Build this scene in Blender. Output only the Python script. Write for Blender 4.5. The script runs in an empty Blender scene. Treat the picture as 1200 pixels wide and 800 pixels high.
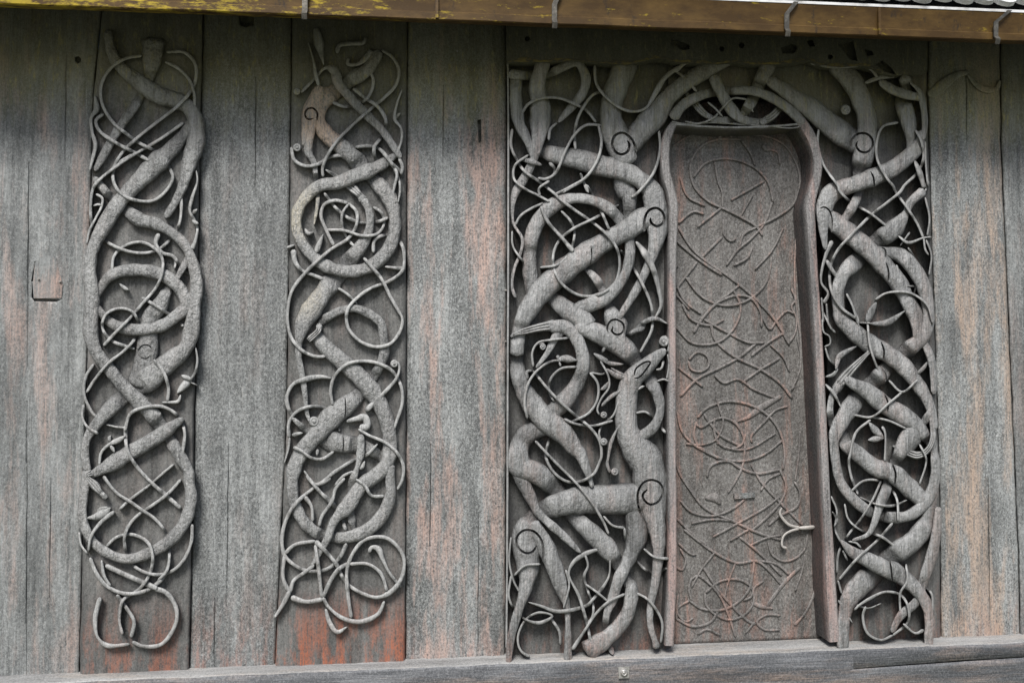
import bpy, bmesh, math, random
import numpy as np
from mathutils import Vector, Matrix, noise
random.seed(7)
scene = bpy.context.scene
COL = scene.collection
R = math.radians
# ------------------------------------------------------------------ camera
F = 867.0
CAM = Vector((0, -3.5, 1.75))
YAW, PITCH = R(5.6), R(2.7)
fw = Vector((math.sin(YAW)*math.cos(PITCH), math.cos(YAW)*math.cos(PITCH), math.sin(PITCH)))
rt = fw.cross(Vector((0, 0, 1))).normalized()
up = rt.cross(fw)
cd = bpy.data.cameras.new('camera'); cam = bpy.data.objects.new('camera', cd); COL.objects.link(cam)
M = Matrix((rt, up, -fw)).transposed().to_4x4(); M.translation = CAM
cam.matrix_world = M
cd.sensor_width = 36; cd.lens = F/1200*36; cd.clip_end = 2000; cd.clip_start = .05
scene.camera = cam

def P(px, py, d=0.0):
    """point of the wall at photo position px, py, d metres in front of the wall face"""
    v = fw*F + rt*(px-600) + up*(400-py)
    t = (-d - CAM.y)/v.y
    return CAM + v*t

PXM = 3.5/F        # metres per photo pixel on the wall, about
REG = dict(A=(80,0,4), B=(80,180,4), C=(80,370,4), D=(80,560,10/3), E=(320,0,4), F=(320,180,4), G=(320,370,4), H=(320,560,10/3))
for k, (x, y) in dict(I=(590,50), J=(590,210), K=(590,370), L=(590,530), M=(590,620), N=(760,40), O=(920,40), Q=(920,200),
                      R=(920,360), S=(920,500), T=(920,620), U=(770,140), V=(770,300), W=(770,460), X=(770,620)).items():
    REG[k] = (x, y, 933/210)

# ------------------------------------------------------------------ materials
def wood(name, dark=(.028,.028,.027), mid=(.125,.122,.115), light=(.30,.295,.28), pink=0.0, pinkcol=(.30,.155,.115), lichen=0.0,
         orange=0.0, blister=.5, worn=None, tone=1.0, seed=0.0, bump=.6, grain=1.0, drift=.5, horizontal=False, lump=.3, band=1.0, pth=.5, oth=.47, sheen=0.0, spot=None):
    m = bpy.data.materials.new(name); m.use_nodes = True
    nt = m.node_tree; N = nt.nodes; L = nt.links
    N.clear()
    out = N.new('ShaderNodeOutputMaterial'); bs = N.new('ShaderNodeBsdfPrincipled'); L.new(bs.outputs[0], out.inputs[0])
    geo = N.new('ShaderNodeNewGeometry')
    def mapped(sc, off=0.0):
        mp = N.new('ShaderNodeMapping'); mp.inputs['Scale'].default_value = sc; mp.inputs['Location'].default_value = (seed+off, seed*.7, seed*1.3+off)
        L.new(geo.outputs['Position'], mp.inputs[0]); return mp.outputs[0]
    def nz(sc, detail=6, rough=.6, off=0.0, dist=0.0):
        n = N.new('ShaderNodeTexNoise'); n.inputs['Scale'].default_value = 1; n.inputs['Detail'].default_value = detail
        n.inputs['Roughness'].default_value = rough; n.inputs['Distortion'].default_value = dist
        L.new(mapped(sc, off), n.inputs['Vector']); return n.outputs['Fac']
    def rampv(v, a, b, lo=0.0, hi=1.0):
        r = N.new('ShaderNodeMapRange'); r.inputs[1].default_value = a; r.inputs[2].default_value = b
        r.inputs[3].default_value = lo; r.inputs[4].default_value = hi
        L.new(v, r.inputs[0]); return r.outputs[0]
    def math_(op, a, b=None):
        n = N.new('ShaderNodeMath'); n.operation = op
        for i, v in enumerate((a, b)):
            if v is None: continue
            if isinstance(v, (int, float)): n.inputs[i].default_value = v
            else: L.new(v, n.inputs[i])
        return n.outputs[0]
    def mix(f, a, b, mode='MIX'):
        n = N.new('ShaderNodeMix'); n.data_type = 'RGBA'; n.blend_type = mode
        if isinstance(f, (int, float)): n.inputs[0].default_value = f
        else: L.new(f, n.inputs[0])
        for i, v in ((6, a), (7, b)):
            if isinstance(v, tuple): n.inputs[i].default_value = (*v, 1)
            else: L.new(v, n.inputs[i])
        return n.outputs[2]
    ax = (lambda a, b: (b, a*.8, a)) if horizontal else (lambda a, b: (a, a*.8, b))
    fine = nz(ax(170, 9), 6, .65)                       # thin fibres along the grain
    broad = nz(ax(26, 1.6), 5, .6, 3.1, .4)             # bands of the grain
    blot = nz(ax(7, 2.2), 6, .62, 7.7)                  # weather blotches
    gran = nz((105, 105, 80), 4, .78, 1.3)                # granular tar crust
    grit = nz((330, 330, 240), 2, .6, 5.3)
    g = math_('ADD', math_('MULTIPLY', fine, .5), math_('MULTIPLY', broad, .5))
    lo = tuple(x*.62 for x in mid); hi = tuple(m_+(l_-m_)*.30 for m_, l_ in zip(mid, light))
    bnd = math_('ADD', math_('MULTIPLY', broad, band), math_('MULTIPLY', nz((14, 13, 10), 5, .65, 9.1), 1-band))
    c = mix(rampv(bnd, .34, .66), lo, hi)
    c = mix(rampv(math_('ADD', math_('MULTIPLY', fine, .75), math_('MULTIPLY', blot, .25)), .52, .72, 0, .55*grain), c, light)
    c = mix(rampv(fine, .42, .30, 0, .75*grain), c, dark)
    c = mix(math_('MULTIPLY', rampv(gran, .50, .66), blister), c, light)
    c = mix(math_('MULTIPLY', rampv(gran, .48, .36), min(1, blister*1.2)), c, dark)
    c = mix(math_('MULTIPLY', rampv(grit, .52, .70), .12+.62*blister), c, light)
    c = mix(math_('MULTIPLY', rampv(grit, .48, .32), .12+.62*blister), c, dark)
    c = mix(rampv(blot, .55, .30, 0, drift), c, dark)
    c = mix(rampv(blot, .55, .75, 0, drift*.6), c, light)
    if pink:
        pm = math_('MULTIPLY', rampv(nz(ax(9, 1.3), 6, .68, 11.0, .3), pth, pth+.14), rampv(math_('ADD', math_('MULTIPLY', fine, .6), math_('MULTIPLY', gran, .6)), .46, .68))
        c = mix(math_('MULTIPLY', pm, pink), c, pinkcol)
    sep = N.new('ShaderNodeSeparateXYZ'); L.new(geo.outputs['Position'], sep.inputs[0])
    if worn:                                             # crowns rubbed pale; shade of the sides and hollows painted in dark
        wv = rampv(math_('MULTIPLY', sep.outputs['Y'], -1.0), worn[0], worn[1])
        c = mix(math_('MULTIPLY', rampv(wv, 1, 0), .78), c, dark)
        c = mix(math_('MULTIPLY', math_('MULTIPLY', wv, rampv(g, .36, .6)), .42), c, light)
    if orange:                                           # bare red wood low on the board where the tar has gone
        om = math_('MULTIPLY', rampv(sep.outputs['Z'], .80, .46), rampv(nz(ax(13, 3.0), 6, .7, 21), oth, oth+.13))
        om = math_('MULTIPLY', om, rampv(math_('ADD', math_('MULTIPLY', fine, .6), math_('MULTIPLY', gran, .5)), .42, .62))
        c = mix(math_('MULTIPLY', om, orange), c, (.34,.105,.05))
    if lichen:                                           # yellow green growth, then the eave's shade painted dark near the top
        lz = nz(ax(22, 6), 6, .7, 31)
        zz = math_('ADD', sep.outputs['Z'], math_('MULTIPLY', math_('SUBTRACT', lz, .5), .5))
        c = mix(math_('MULTIPLY', rampv(zz, 2.86, 3.12), min(.8, lichen*.85)), c, (.165, .158, .065))
        c = mix(math_('MULTIPLY', math_('MULTIPLY', rampv(zz, 2.95, 3.1), rampv(nz(ax(60, 14), 5, .7, 37), .55, .68)), lichen*1.1), c, (.33, .29, .10))
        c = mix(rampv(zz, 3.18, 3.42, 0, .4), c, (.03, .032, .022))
    if spot:                                             # tar worn right through to pale tan wood
        for (cx, cy), rad, colr in spot:
            pc_ = P(cx, cy, .05); vd = N.new('ShaderNodeVectorMath'); vd.operation = 'DISTANCE'; L.new(geo.outputs['Position'], vd.inputs[0]); vd.inputs[1].default_value = pc_
            sm_ = math_('MULTIPLY', rampv(math_('ADD', vd.outputs['Value'], math_('MULTIPLY', math_('SUBTRACT', blot, .5), .12)), rad, rad*.45), rampv(math_('ADD', math_('MULTIPLY', fine, .5), math_('MULTIPLY', gran, .5)), .40, .56))
            c = mix(math_('MULTIPLY', sm_, .85), c, colr)
    if tone != 1.0:
        c = mix(1.0, c, (tone, tone, tone), 'MULTIPLY')
    L.new(c, bs.inputs['Base Color'])
    L.new(rampv(gran, .3, .7, .85-.25*sheen, .55-.2*sheen), bs.inputs['Roughness'])
    bs.inputs['Specular IOR Level'].default_value = .4+.25*sheen
    h = math_('ADD', math_('MULTIPLY', fine, .45*grain), math_('MULTIPLY', gran, .75*blister))
    h = math_('ADD', h, math_('MULTIPLY', broad, .8*grain*band))
    h = math_('ADD', h, math_('MULTIPLY', nz((62, 55, 40), 3, .6, 17.0), 1.6*lump))
    bp = N.new('ShaderNodeBump'); bp.inputs['Strength'].default_value = bump; bp.inputs['Distance'].default_value = .012
    L.new(h, bp.inputs['Height']); L.new(bp.outputs[0], bs.inputs['Normal'])
    return m

def simple(name, col, rough=.7, metal=0.0, col2=None, sc=(20,20,20), thr=(.45,.6), bump=.3, col3=None, sc3=(6,6,6), thr3=(.55,.62)):
    m = bpy.data.materials.new(name); m.use_nodes = True
    nt = m.node_tree; N = nt.nodes; L = nt.links
    bs = N['Principled BSDF']; bs.inputs['Roughness'].default_value = rough; bs.inputs['Metallic'].default_value = metal
    geo = N.new('ShaderNodeNewGeometry')
    def nz(s):
        mp = N.new('ShaderNodeMapping'); mp.inputs['Scale'].default_value = s; L.new(geo.outputs['Position'], mp.inputs[0])
        n = N.new('ShaderNodeTexNoise'); n.inputs['Scale'].default_value = 1; n.inputs['Detail'].default_value = 7; n.inputs['Roughness'].default_value = .68
        L.new(mp.outputs[0], n.inputs['Vector']); return n.outputs['Fac']
    c = None
    for cc, s, t in ((col2, sc, thr), (col3, sc3, thr3)):
        if cc is None: continue
        n = nz(s); r = N.new('ShaderNodeMapRange'); r.inputs[1].default_value, r.inputs[2].default_value = t; L.new(n, r.inputs[0])
        mx = N.new('ShaderNodeMix'); mx.data_type = 'RGBA'; L.new(r.outputs[0], mx.inputs[0])
        if c is None: mx.inputs[6].default_value = (*col, 1)
        else: L.new(c, mx.inputs[6])
        mx.inputs[7].default_value = (*cc, 1); c = mx.outputs[2]
        if bump:
            bp = N.new('ShaderNodeBump'); bp.inputs['Strength'].default_value = bump; bp.inputs['Distance'].default_value = .01
            L.new(n, bp.inputs['Height']); L.new(bp.outputs[0], bs.inputs['Normal'])
    if c is None: bs.inputs['Base Color'].default_value = (*col, 1)
    else: L.new(c, bs.inputs['Base Color'])
    return m

# ------------------------------------------------------------------ object helpers
def tag(o, label, cat, group=None, kind=None):
    if label: o['label'] = label
    if cat: o['category'] = cat; o['kind'] = 'thing'
    if group: o['group'] = group
    if kind: o['kind'] = kind
    return o
def thing(name, base, label, cat, group=None):
    o = bpy.data.objects.new(name, None); COL.objects.link(o); o.location = base; o.empty_display_size = .1
    return tag(o, label, cat, group)
def wloc(o):
    v = Vector(o.location)
    while o.parent: o = o.parent; v += Vector(o.location)
    return v
def obj(name, verts, faces, mat, parent=None, smooth=True, label=None):
    off = wloc(parent) if parent else Vector((0, 0, 0))
    me = bpy.data.meshes.new(name)
    me.from_pydata([tuple(Vector(v)-off) for v in verts], [], faces)
    me.validate(); 
    bm = bmesh.new(); bm.from_mesh(me); bmesh.ops.recalc_face_normals(bm, faces=bm.faces); bm.to_mesh(me); bm.free()
    if smooth: me.polygons.foreach_set('use_smooth', [True]*len(me.polygons))
    me.materials.append(mat)
    o = bpy.data.objects.new(name, me); COL.objects.link(o)
    if parent: o.parent = parent
    if label: o['label'] = label
    return o
class MB:
    def __init__(s): s.v = []; s.f = []
    def add(s, v, f):
        b = len(s.v); s.v += v; s.f += [[i+b for i in q] for q in f]
    def box8(s, p):     # p: 8 points, bottom 4 then top 4
        s.add(p, [[0,1,2,3],[4,5,6,7],[0,1,5,4],[1,2,6,5],[2,3,7,6],[3,0,4,7]])
    def prism(s, a, b):
        n = len(a); s.add(list(a)+list(b), [list(range(n)), list(range(n, 2*n))]+[[i, (i+1)%n, n+(i+1)%n, n+i] for i in range(n)])

# ------------------------------------------------------------------ carving: strands traced over the boards
class Strand: pass
def parse(text):
    res = []
    for line in text.strip().splitlines():
        head, body = line.split('|'); kind, w0 = head.split(); w0 = float(w0)
        reg = None; pts = []; marks = []
        for tk in body.split():
            if tk in REG: reg = REG[tk]; continue
            mk = 0
            if tk[-1] in '+-' : mk = 1 if tk[-1] == '+' else -1; tk = tk[:-1]
            w = w0
            if '/' in tk: tk, ww = tk.split('/'); w = float(ww)
            x, y = map(float, tk.split(','))
            p = (reg[0]+x/reg[2], reg[1]+y/reg[2], w/reg[2])
            pts.append(p)
            if mk: marks.append((p[0], p[1], mk))
        s = Strand(); s.kind = kind; s.ctrl = pts; s.marks = marks; res.append(s)
    return res
def catmull(pts, step):
    if len(pts) == 1: return np.array(pts)
    a = np.array(pts); a = np.vstack([2*a[0]-a[1], a, 2*a[-1]-a[-2]])
    out = []
    for i in range(1, len(a)-2):
        p0, p1, p2, p3 = a[i-1:i+3]
        n = max(4, int(np.hypot(*(p2-p1)[:2])/1.0))
        d = [max(1e-3, np.hypot(*(q-p)[:2])**.5) for p, q in ((p0,p1),(p1,p2),(p2,p3))]
        t0, t1 = 0, d[0]; t2 = t1+d[1]; t3 = t2+d[2]
        for t in np.linspace(t1, t2, n, endpoint=False):
            A1 = (t1-t)/(t1-t0)*p0+(t-t0)/(t1-t0)*p1; A2 = (t2-t)/(t2-t1)*p1+(t-t1)/(t2-t1)*p2; A3 = (t3-t)/(t3-t2)*p2+(t-t2)/(t3-t2)*p3
            B1 = (t2-t)/(t2-t0)*A1+(t-t0)/(t2-t0)*A2; B2 = (t3-t)/(t3-t1)*A2+(t-t1)/(t3-t1)*A3
            out.append((t2-t)/(t2-t1)*B1+(t-t1)/(t2-t1)*B2)
    out.append(a[-2]); out = np.array(out)
    s = np.concatenate([[0], np.cumsum(np.hypot(*np.diff(out[:, :2], axis=0).T))])
    n = max(4, int(s[-1]/step)+1); q = np.linspace(0, s[-1], n)
    return np.column_stack([np.interp(q, s, out[:, k]) for k in range(3)])

def weave(strands, H, thin, dl, ride=False):
    """alternate the strands over and under each other where they cross"""
    for i, s in enumerate(strands):
        s.i = i; s.big = s.kind in 'bp'
        s.H0 = H if s.big else thin
        s.line = catmull(s.ctrl, 3.0 if s.big else 2.2)
        s.s = np.concatenate([[0], np.cumsum(np.hypot(*np.diff(s.line[:, :2], axis=0).T))]); s.x = []
        s.line[:, 2] = np.maximum(s.line[:, 2], .8)
    for s in strands:                                    # run the ends of broad strands well into the body they meet
        if not s.big: continue
        others = [o for o in strands if o.big and o is not s and o.kind == 'b']
        for end in (0, -1):
            p = s.line[end].copy(); q = s.line[3 if end == 0 else -4]; t = p[:2]-q[:2]; t = t/max(1e-6, np.hypot(*t))
            best = None
            for o in others:
                dd = np.hypot(*(o.line[:, :2]-p[:2]).T); k = dd.argmin()
                if dd[k] < o.line[k, 2]*.5+p[2]*.45 and (best is None or dd[k] < best[0]): best = (dd[k], o)
            if best is None: continue
            add = []; last = best[0]
            for st in range(1, int(p[2]*1.0/2)+2):
                c = p[:2]+t*st*2.0; d_ = np.hypot(*(best[1].line[:, :2]-c).T).min()
                if d_ > last+.3: break
                last = d_; add.append((c[0], c[1], p[2]))
            if add:
                add = np.array(add)
                s.line = np.vstack([add[::-1], s.line]) if end == 0 else np.vstack([s.line, add])
        s.s = np.concatenate([[0], np.cumsum(np.hypot(*np.diff(s.line[:, :2], axis=0).T))])
    ll = [s for s in strands if len(s.line) > 2 and s.kind not in 'og']
    for ia, a in enumerate(ll):
        A = a.line[:, :2]; a0, a1 = A[:-1], A[1:]
        for b in ll[ia:]:
            B = b.line[:, :2]
            if (A.max(0) < B.min(0)).any() or (B.max(0) < A.min(0)).any(): continue
            b0, b1 = B[:-1], B[1:]
            da = (a1-a0)[:, None, :]; db = (b1-b0)[None]; r = b0[None]-a0[:, None]
            den = da[..., 0]*db[..., 1]-da[..., 1]*db[..., 0]; den = np.where(np.abs(den) < 1e-9, 1e-9, den)
            t = (r[..., 0]*db[..., 1]-r[..., 1]*db[..., 0])/den; u = (r[..., 0]*da[..., 1]-r[..., 1]*da[..., 0])/den
            hit = (t >= 0) & (t < 1) & (u >= 0) & (u < 1)
            for i, j in zip(*np.nonzero(hit)):
                if a is b and abs(i-j) < 4: continue
                if a is b and j < i: continue
                sa = a.s[i]+t[i, j]*(a.s[i+1]-a.s[i]); sb = b.s[j]+u[i, j]*(b.s[j+1]-b.s[j])
                na = da[i, 0]/max(1e-6, np.hypot(*da[i, 0])); nb = db[0, j]/max(1e-6, np.hypot(*db[0, j]))
                sn = max(.35, abs(na[0]*nb[1]-na[1]*nb[0]))
                c = dict(a=a, b=b, sa=sa, sb=sb, p=A[i]+t[i, j]*(A[i+1]-A[i]), wa=a.line[i, 2]/2, wb=b.line[j, 2]/2, sn=sn, over=None)
                a.x.append((sa, c, 0)); b.x.append((sb, c, 1))
    for s in strands:                                    # ribbon ends: joined to something, or free and tapering
        s.join = [False, False]
        if s.big or s.kind in 'lo' or len(s.line) < 3: continue
        for e, end in enumerate((0, -1)):
            p = s.line[end]
            for o in strands:
                if o is s or o.kind == 'g' or len(o.line) < 3: continue
                if np.hypot(*(o.line[:, :2]-p[:2]).T).min() < max(5.0, o.line[:, 2].max()*.5): s.join[e] = True; break
            if not s.join[e] and len(s.line) > 30:          # or to its own far run
                q = s.line[20:, :2] if end == 0 else s.line[:-20, :2]
                if np.hypot(*(q-p[:2]).T).min() < 4.5: s.join[e] = True
    for s in ll:                                         # marked crossings, then ends that run in under a wider strand
        for (mx, my, mk) in s.marks:
            best = None
            for (_, c, side) in s.x:
                d = math.hypot(c['p'][0]-mx, c['p'][1]-my)
                o = c['b'] if side == 0 else c['a']
                if s.big and not o.big: continue             # a mark on a broad band speaks of broad bands only
                if not s.big and not o.big: d += 5
                if d < 14 and (best is None or d < best[0]): best = (d, c, side)
            if best and best[1]['over'] is None:
                best[1]['over'] = best[2] if mk > 0 else 1-best[2]
    for s in ll:
        for (ss, c, side) in s.x:
            o = c['b'] if side == 0 else c['a']; wo = c['wb'] if side == 0 else c['wa']
            if c['over'] is None and o is not s and (ss < wo*1.2 or ss > s.s[-1]-wo*1.2): c['over'] = 1-side; c['end'] = True
    order = sorted(ll, key=lambda s: (not s.big, -s.s[-1]))
    for s in order:
        s.x.sort(key=lambda q: q[0])
        last = None
        known = [k for k, q in enumerate(s.x) if q[1]['over'] is not None]
        if known and known[0] > 0:
            k = known[0]; st = (s.x[k][1]['over'] == s.x[k][2])
            last = st if (k % 2 == 0) else (not st)
            last = not last
        for (ss, c, side) in s.x:
            if c['over'] is None:
                st = (not last) if last is not None else True
                o = c['b'] if side == 0 else c['a']
                if o.big != s.big and (ride or (s.i*7+o.i*3) % 4): st = not s.big      # ribbons mostly ride over the broad bands
                c['over'] = side if st else 1-side
            last = (c['over'] == side)
    for s in ll:
        n = len(s.line); acc = np.zeros(n); wt = np.zeros(n)
        for (ss, c, side) in s.x:
            o = c['b'] if side == 0 else c['a']; wo = c['wb'] if side == 0 else c['wa']; ws = c['wa'] if side == 0 else c['wb']
            ov = c['over'] == side
            if s.big and o.big: d = (.10*dl if ov else -.85*dl) if not c.get('end') else (0 if ov else -.3*dl)
            elif s.big: d = -.10*dl if ov is False else 0.0
            elif o.big: d = (.42*dl if dl > .04 else .5*dl) if ov else -1.0*dl
            else: d = .20*dl if ov else -.42*dl
            if c.get('end') and ov and not s.big: d = 0
            if d == 0: continue
            rad = (wo*.95+ws*.3)/c['sn']+1.0; f = max(rad*.8, 5.0)
            u = np.clip((np.abs(s.s-ss)-rad)/f, 0, 1); k = 1-u*u*(3-2*u)
            acc += d*k; wt += k
        s.h = s.H0+acc/np.maximum(1, wt)

def ring_profile(kind, w, h, rv, base, n):
    """(across, outward) pairs, from one foot over the crown to the other foot"""
    pr = [(-w*.86, base), (-w*.97, base+(h-rv-base)*.6)]
    for k in range(n+1):
        a = math.pi*(1-k/n); ex = .84
        pr.append((w*math.copysign(abs(math.cos(a))**ex, math.cos(a)), h-rv+rv*abs(math.sin(a))**ex))
    pr += [(w*.97, base+(h-rv-base)*.6), (w*.86, base)]
    return pr
def sweep(s, base, rough, flat=.62, n=None):
    ln = s.line; m = len(ln); big = s.big
    n = n or (12 if big else 6)
    T = np.gradient(ln[:, :2], axis=0); T /= np.maximum(1e-6, np.hypot(T[:, 0], T[:, 1]))[:, None]
    # relax sharp turns
    verts = []; faces = []; K = None
    tot = s.s[-1]
    sd = s.i*3.71
    for i in range(m):
        px, py, w = ln[i]; w = w/2
        jn = getattr(s, 'join', (False, False))[0 if s.s[i] < tot*.5 else 1]
        capl = max(1.2, min(w*(.4 if big or jn else 1.6), tot*.3)); e = min(s.s[i], tot-s.s[i])
        ce = 1.0 if e >= capl else math.sqrt(max(.02, 1-(1-e/capl)**2))
        h = s.h[i]
        wob = noise.noise(Vector((s.s[i]*.09, sd, 0)))
        w = w*(1.0 if big else (TW if s.kind == 't' else 1))*(1+rough*.5*wob); 
        h = h+rough*.007*noise.noise(Vector((s.s[i]*.06, sd, 5.0)))
        w *= .35+.65*ce
        wm = w*PXM
        rv = min(wm*flat if big else wm*.8, (h-base)*.6); h2 = h-(1-ce)*rv*.8
        rv = max(.0012, min(rv, h2-base-.001))
        nx, ny = -T[i, 1], T[i, 0]
        pr = ring_profile(s.kind, w, h2, rv, base, n); K = len(pr)
        for (a, d) in pr:
            j = noise.noise(Vector((px*.16+a*nx*.16, py*.10, a*.1+sd)))
            verts.append(P(px+nx*a, py+ny*a, d + (rough*.006*j if d > base+.006 else 0)))
    for i in range(m-1):
        for k in range(K):
            faces.append([i*K+k, i*K+(k+1)%K, (i+1)*K+(k+1)%K, (i+1)*K+k])
    faces.append(list(range(K))); faces.append([(m-1)*K+k for k in range(K)])
    return verts, faces
def boss(x, y, r, base, h):
    v = []; f = []; n = 20
    prof = [(1.0, base), (1.02, base+(h-base)*.6), (.97, h-.25*r*PXM), (.82, h-.06*r*PXM), (.62, h), (.52, h-.003), (.42, h-.002), (.3, h+.002), (.12, h+.004)]
    for (q, d) in prof:
        for k in range(n):
            a = 2*math.pi*k/n; v.append(P(x+r*q*math.cos(a), y+r*q*math.sin(a), d))
    for i in range(len(prof)-1):
        for k in range(n): f.append([i*n+k, i*n+(k+1)%n, (i+1)*n+(k+1)%n, (i+1)*n+k])
    f.append(list(range(n))); f.append([(len(prof)-1)*n+k for k in range(n)])
    return v, f
def cutter(s, deep, high):
    v = []; f = []; ln = catmull(s.ctrl, 2.0); m = len(ln)
    T = np.gradient(ln[:, :2], axis=0); T /= np.maximum(1e-6, np.hypot(T[:, 0], T[:, 1]))[:, None]
    for i in range(m):
        px, py, w = ln[i]; e = min(i, m-1-i); w = w/2*min(1, .35+.3*e)
        nx, ny = -T[i, 1], T[i, 0]
        for a, d in ((-w*2.2, high), (w*2.2, high), (w*1.35, deep), (-w*1.35, deep)): v.append(P(px+nx*a, py+ny*a, d))
    for i in range(m-1):
        for k in range(4): f.append([i*4+k, i*4+(k+1)%4, (i+1)*4+(k+1)%4, (i+1)*4+k])
    f += [[0,1,2,3], [(m-1)*4+k for k in range(4)]]
    return v, f
def bool_cut(o, cv, cf):
    off = wloc(o)
    me = bpy.data.meshes.new('cut'); me.from_pydata([tuple(Vector(q)-off) for q in cv], [], cf)
    bm = bmesh.new(); bm.from_mesh(me); bmesh.ops.recalc_face_normals(bm, faces=bm.faces); bm.to_mesh(me); bm.free()
    c = bpy.data.objects.new('cut', me); COL.objects.link(c); c.location = off
    md = o.modifiers.new('b', 'BOOLEAN'); md.operation = 'DIFFERENCE'; md.object = c; md.solver = 'EXACT'
    bpy.context.view_layer.update()
    new = bpy.data.meshes.new_from_object(o.evaluated_get(bpy.context.evaluated_depsgraph_get()))
    o.modifiers.clear(); old = o.data
    if len(new.polygons) > len(old.polygons)*.5:
        nm = old.name; o.data = new; bpy.data.meshes.remove(old); new.name = nm
    bpy.data.objects.remove(c); bpy.data.meshes.remove(me)
TW = 1.0
NAMES = dict(b='serpent_body', t='tendril', l='leaf', p='paw', o='curl_boss', d='carved_line')
def carve(key, root, H, thin, dl, base, rough, mats, flat=.62, ride=False):
    ss = parse(TR[key]); weave(ss, H, thin, dl, ride)
    made = []
    for s in ss:
        if s.kind == 'g': continue
        if s.kind == 'o':
            x, y, _ = s.ctrl[0]; r = s.ctrl[0][2]
            v, f = boss(x, y, r, base, thin+.35*dl*.4+.004)
        else:
            v, f = sweep(s, base, rough, flat)
        o = obj(NAMES[s.kind], v, f, mats.get(s.kind, mats['b']), root); made.append((s, o))
    for (s, o) in list(made):                            # fingers of the gripping paws
        if s.kind != 'p': continue
        T = np.gradient(s.line[:, :2], axis=0); T /= np.maximum(1e-6, np.hypot(T[:, 0], T[:, 1]))[:, None]
        for k in (-.30, 0, .30):
            q = Strand(); q.kind = 't'; q.big = False; q.i = s.i+100; n_ = len(s.line); cut = slice(int(n_*.08), int(n_*.86))
            q.line = s.line[cut].copy(); q.line[:, 0] += -T[cut, 1]*k*s.line[cut, 2]; q.line[:, 1] += T[cut, 0]*k*s.line[cut, 2]; q.line[:, 2] = s.line[cut, 2]*.26
            if len(q.line) < 5: continue
            q.s = np.concatenate([[0], np.cumsum(np.hypot(*np.diff(q.line[:, :2], axis=0).T))]); q.h = s.h[cut]+.004
            v, f = sweep(q, base, rough*.5); obj('finger', v, f, mats['t'], o)
    for g in [s for s in ss if s.kind == 'g']:
        cv, cf = cutter(g, H-.5*dl-.006, H+.08)
        gx = [p[0] for p in g.ctrl]; gy = [p[1] for p in g.ctrl]
        for (s, o) in made:
            if s.kind not in 'bp': continue
            d = min(np.hypot(s.line[:, 0]-x, s.line[:, 1]-y).min() for x, y in zip(gx, gy))
            w = s.line[:, 2].max()/2
            if d < w: bool_cut(o, cv, cf)
    for (s, o) in made:
        if s.kind in 'bp':
            try: o.data.set_sharp_from_angle(angle=R(50))
            except Exception: pass
    return made

# ------------------------------------------------------------------ planks: boards with uneven faces
def lerp_poly(poly, y):
    for (x0, y0), (x1, y1) in zip(poly, poly[1:]):
        if y <= y1: return x0+(x1-x0)*(y-y0)/(y1-y0)
    return x1
def plank(name, left, right, y0, y1, d, mat, parent, rough=.004, wear=1.0, crown=0.0, step=3.2, tongue=True, side=.06, seed=0.0, dents=()):
    """board face between two edge lines given in photo pixels; runs from row y0 to row y1"""
    rows = int(((y1(0) if callable(y1) else y1)-(y0(0) if callable(y0) else y0))/4)
    v = []; f = []
    wpx = abs(right[0][0]-left[0][0]); cols = max(6, int(wpx/step))
    us = [0.0, .35/wpx, 1.4/wpx, 3.5/wpx] + [7/wpx+(1-14/wpx)*k/cols for k in range(cols+1)] + [1-3.5/wpx, 1-1.4/wpx, 1-.35/wpx, 1.0]
    nc = len(us)
    for r in range(rows+1):
        tt = r/rows
        ya0 = y0(0) if callable(y0) else y0
        for c, u in enumerate(us):
            ym = ya0+((y1(0) if callable(y1) else y1)-ya0)*tt
            xl, xr = lerp_poly(left, ym), lerp_poly(right, ym)
            xl += .9*noise.noise(Vector((seed, ym*.03, 1)))+.5*noise.noise(Vector((seed, ym*.15, 1)))
            xr += .9*noise.noise(Vector((seed, ym*.03, 9)))+.5*noise.noise(Vector((seed, ym*.15, 9)))
            x = xl+(xr-xl)*u
            ya = y0(x) if callable(y0) else y0; yb = y1(x) if callable(y1) else y1
            y = ya+(yb-ya)*tt
            e = min(c, nc-1-c)
            dd = d + crown*(1-(2*u-1)**2)
            dd += rough*(noise.noise(Vector((x*.05, y*.008, seed)))*1.2+noise.noise(Vector((x*.16, y*.02, seed)))*.7+noise.noise(Vector((x*.35, y*.12, seed)))*.45)
            if e == 0: dd = d-side
            elif e == 1: dd = min(dd, d)-.012*wear
            elif e == 2: dd -= .004*wear
            v.append(P(x, y, dd))
    for r in range(rows):
        for c in range(nc-1):
            f.append([r*nc+c, r*nc+c+1, (r+1)*nc+c+1, (r+1)*nc+c])
    # back, so the board is a solid
    b = len(v)
    for r in (0, rows):
        for c in (0, nc-1):
            q = v[r*nc+c]; v.append(Vector((q.x, .09 if tongue else -(d-side), q.z)))
    f.append([b, b+1, b+3, b+2])
    f.append([r*nc for r in range(rows+1)]+[b+2, b]); f.append([r*nc+nc-1 for r in range(rows+1)]+[b+3, b+1])
    f.append(list(range(nc))+[b+1, b]); f.append([rows*nc+c for c in range(nc)]+[b+3, b+2])
    return obj(name, v, f, mat, parent)
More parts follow.
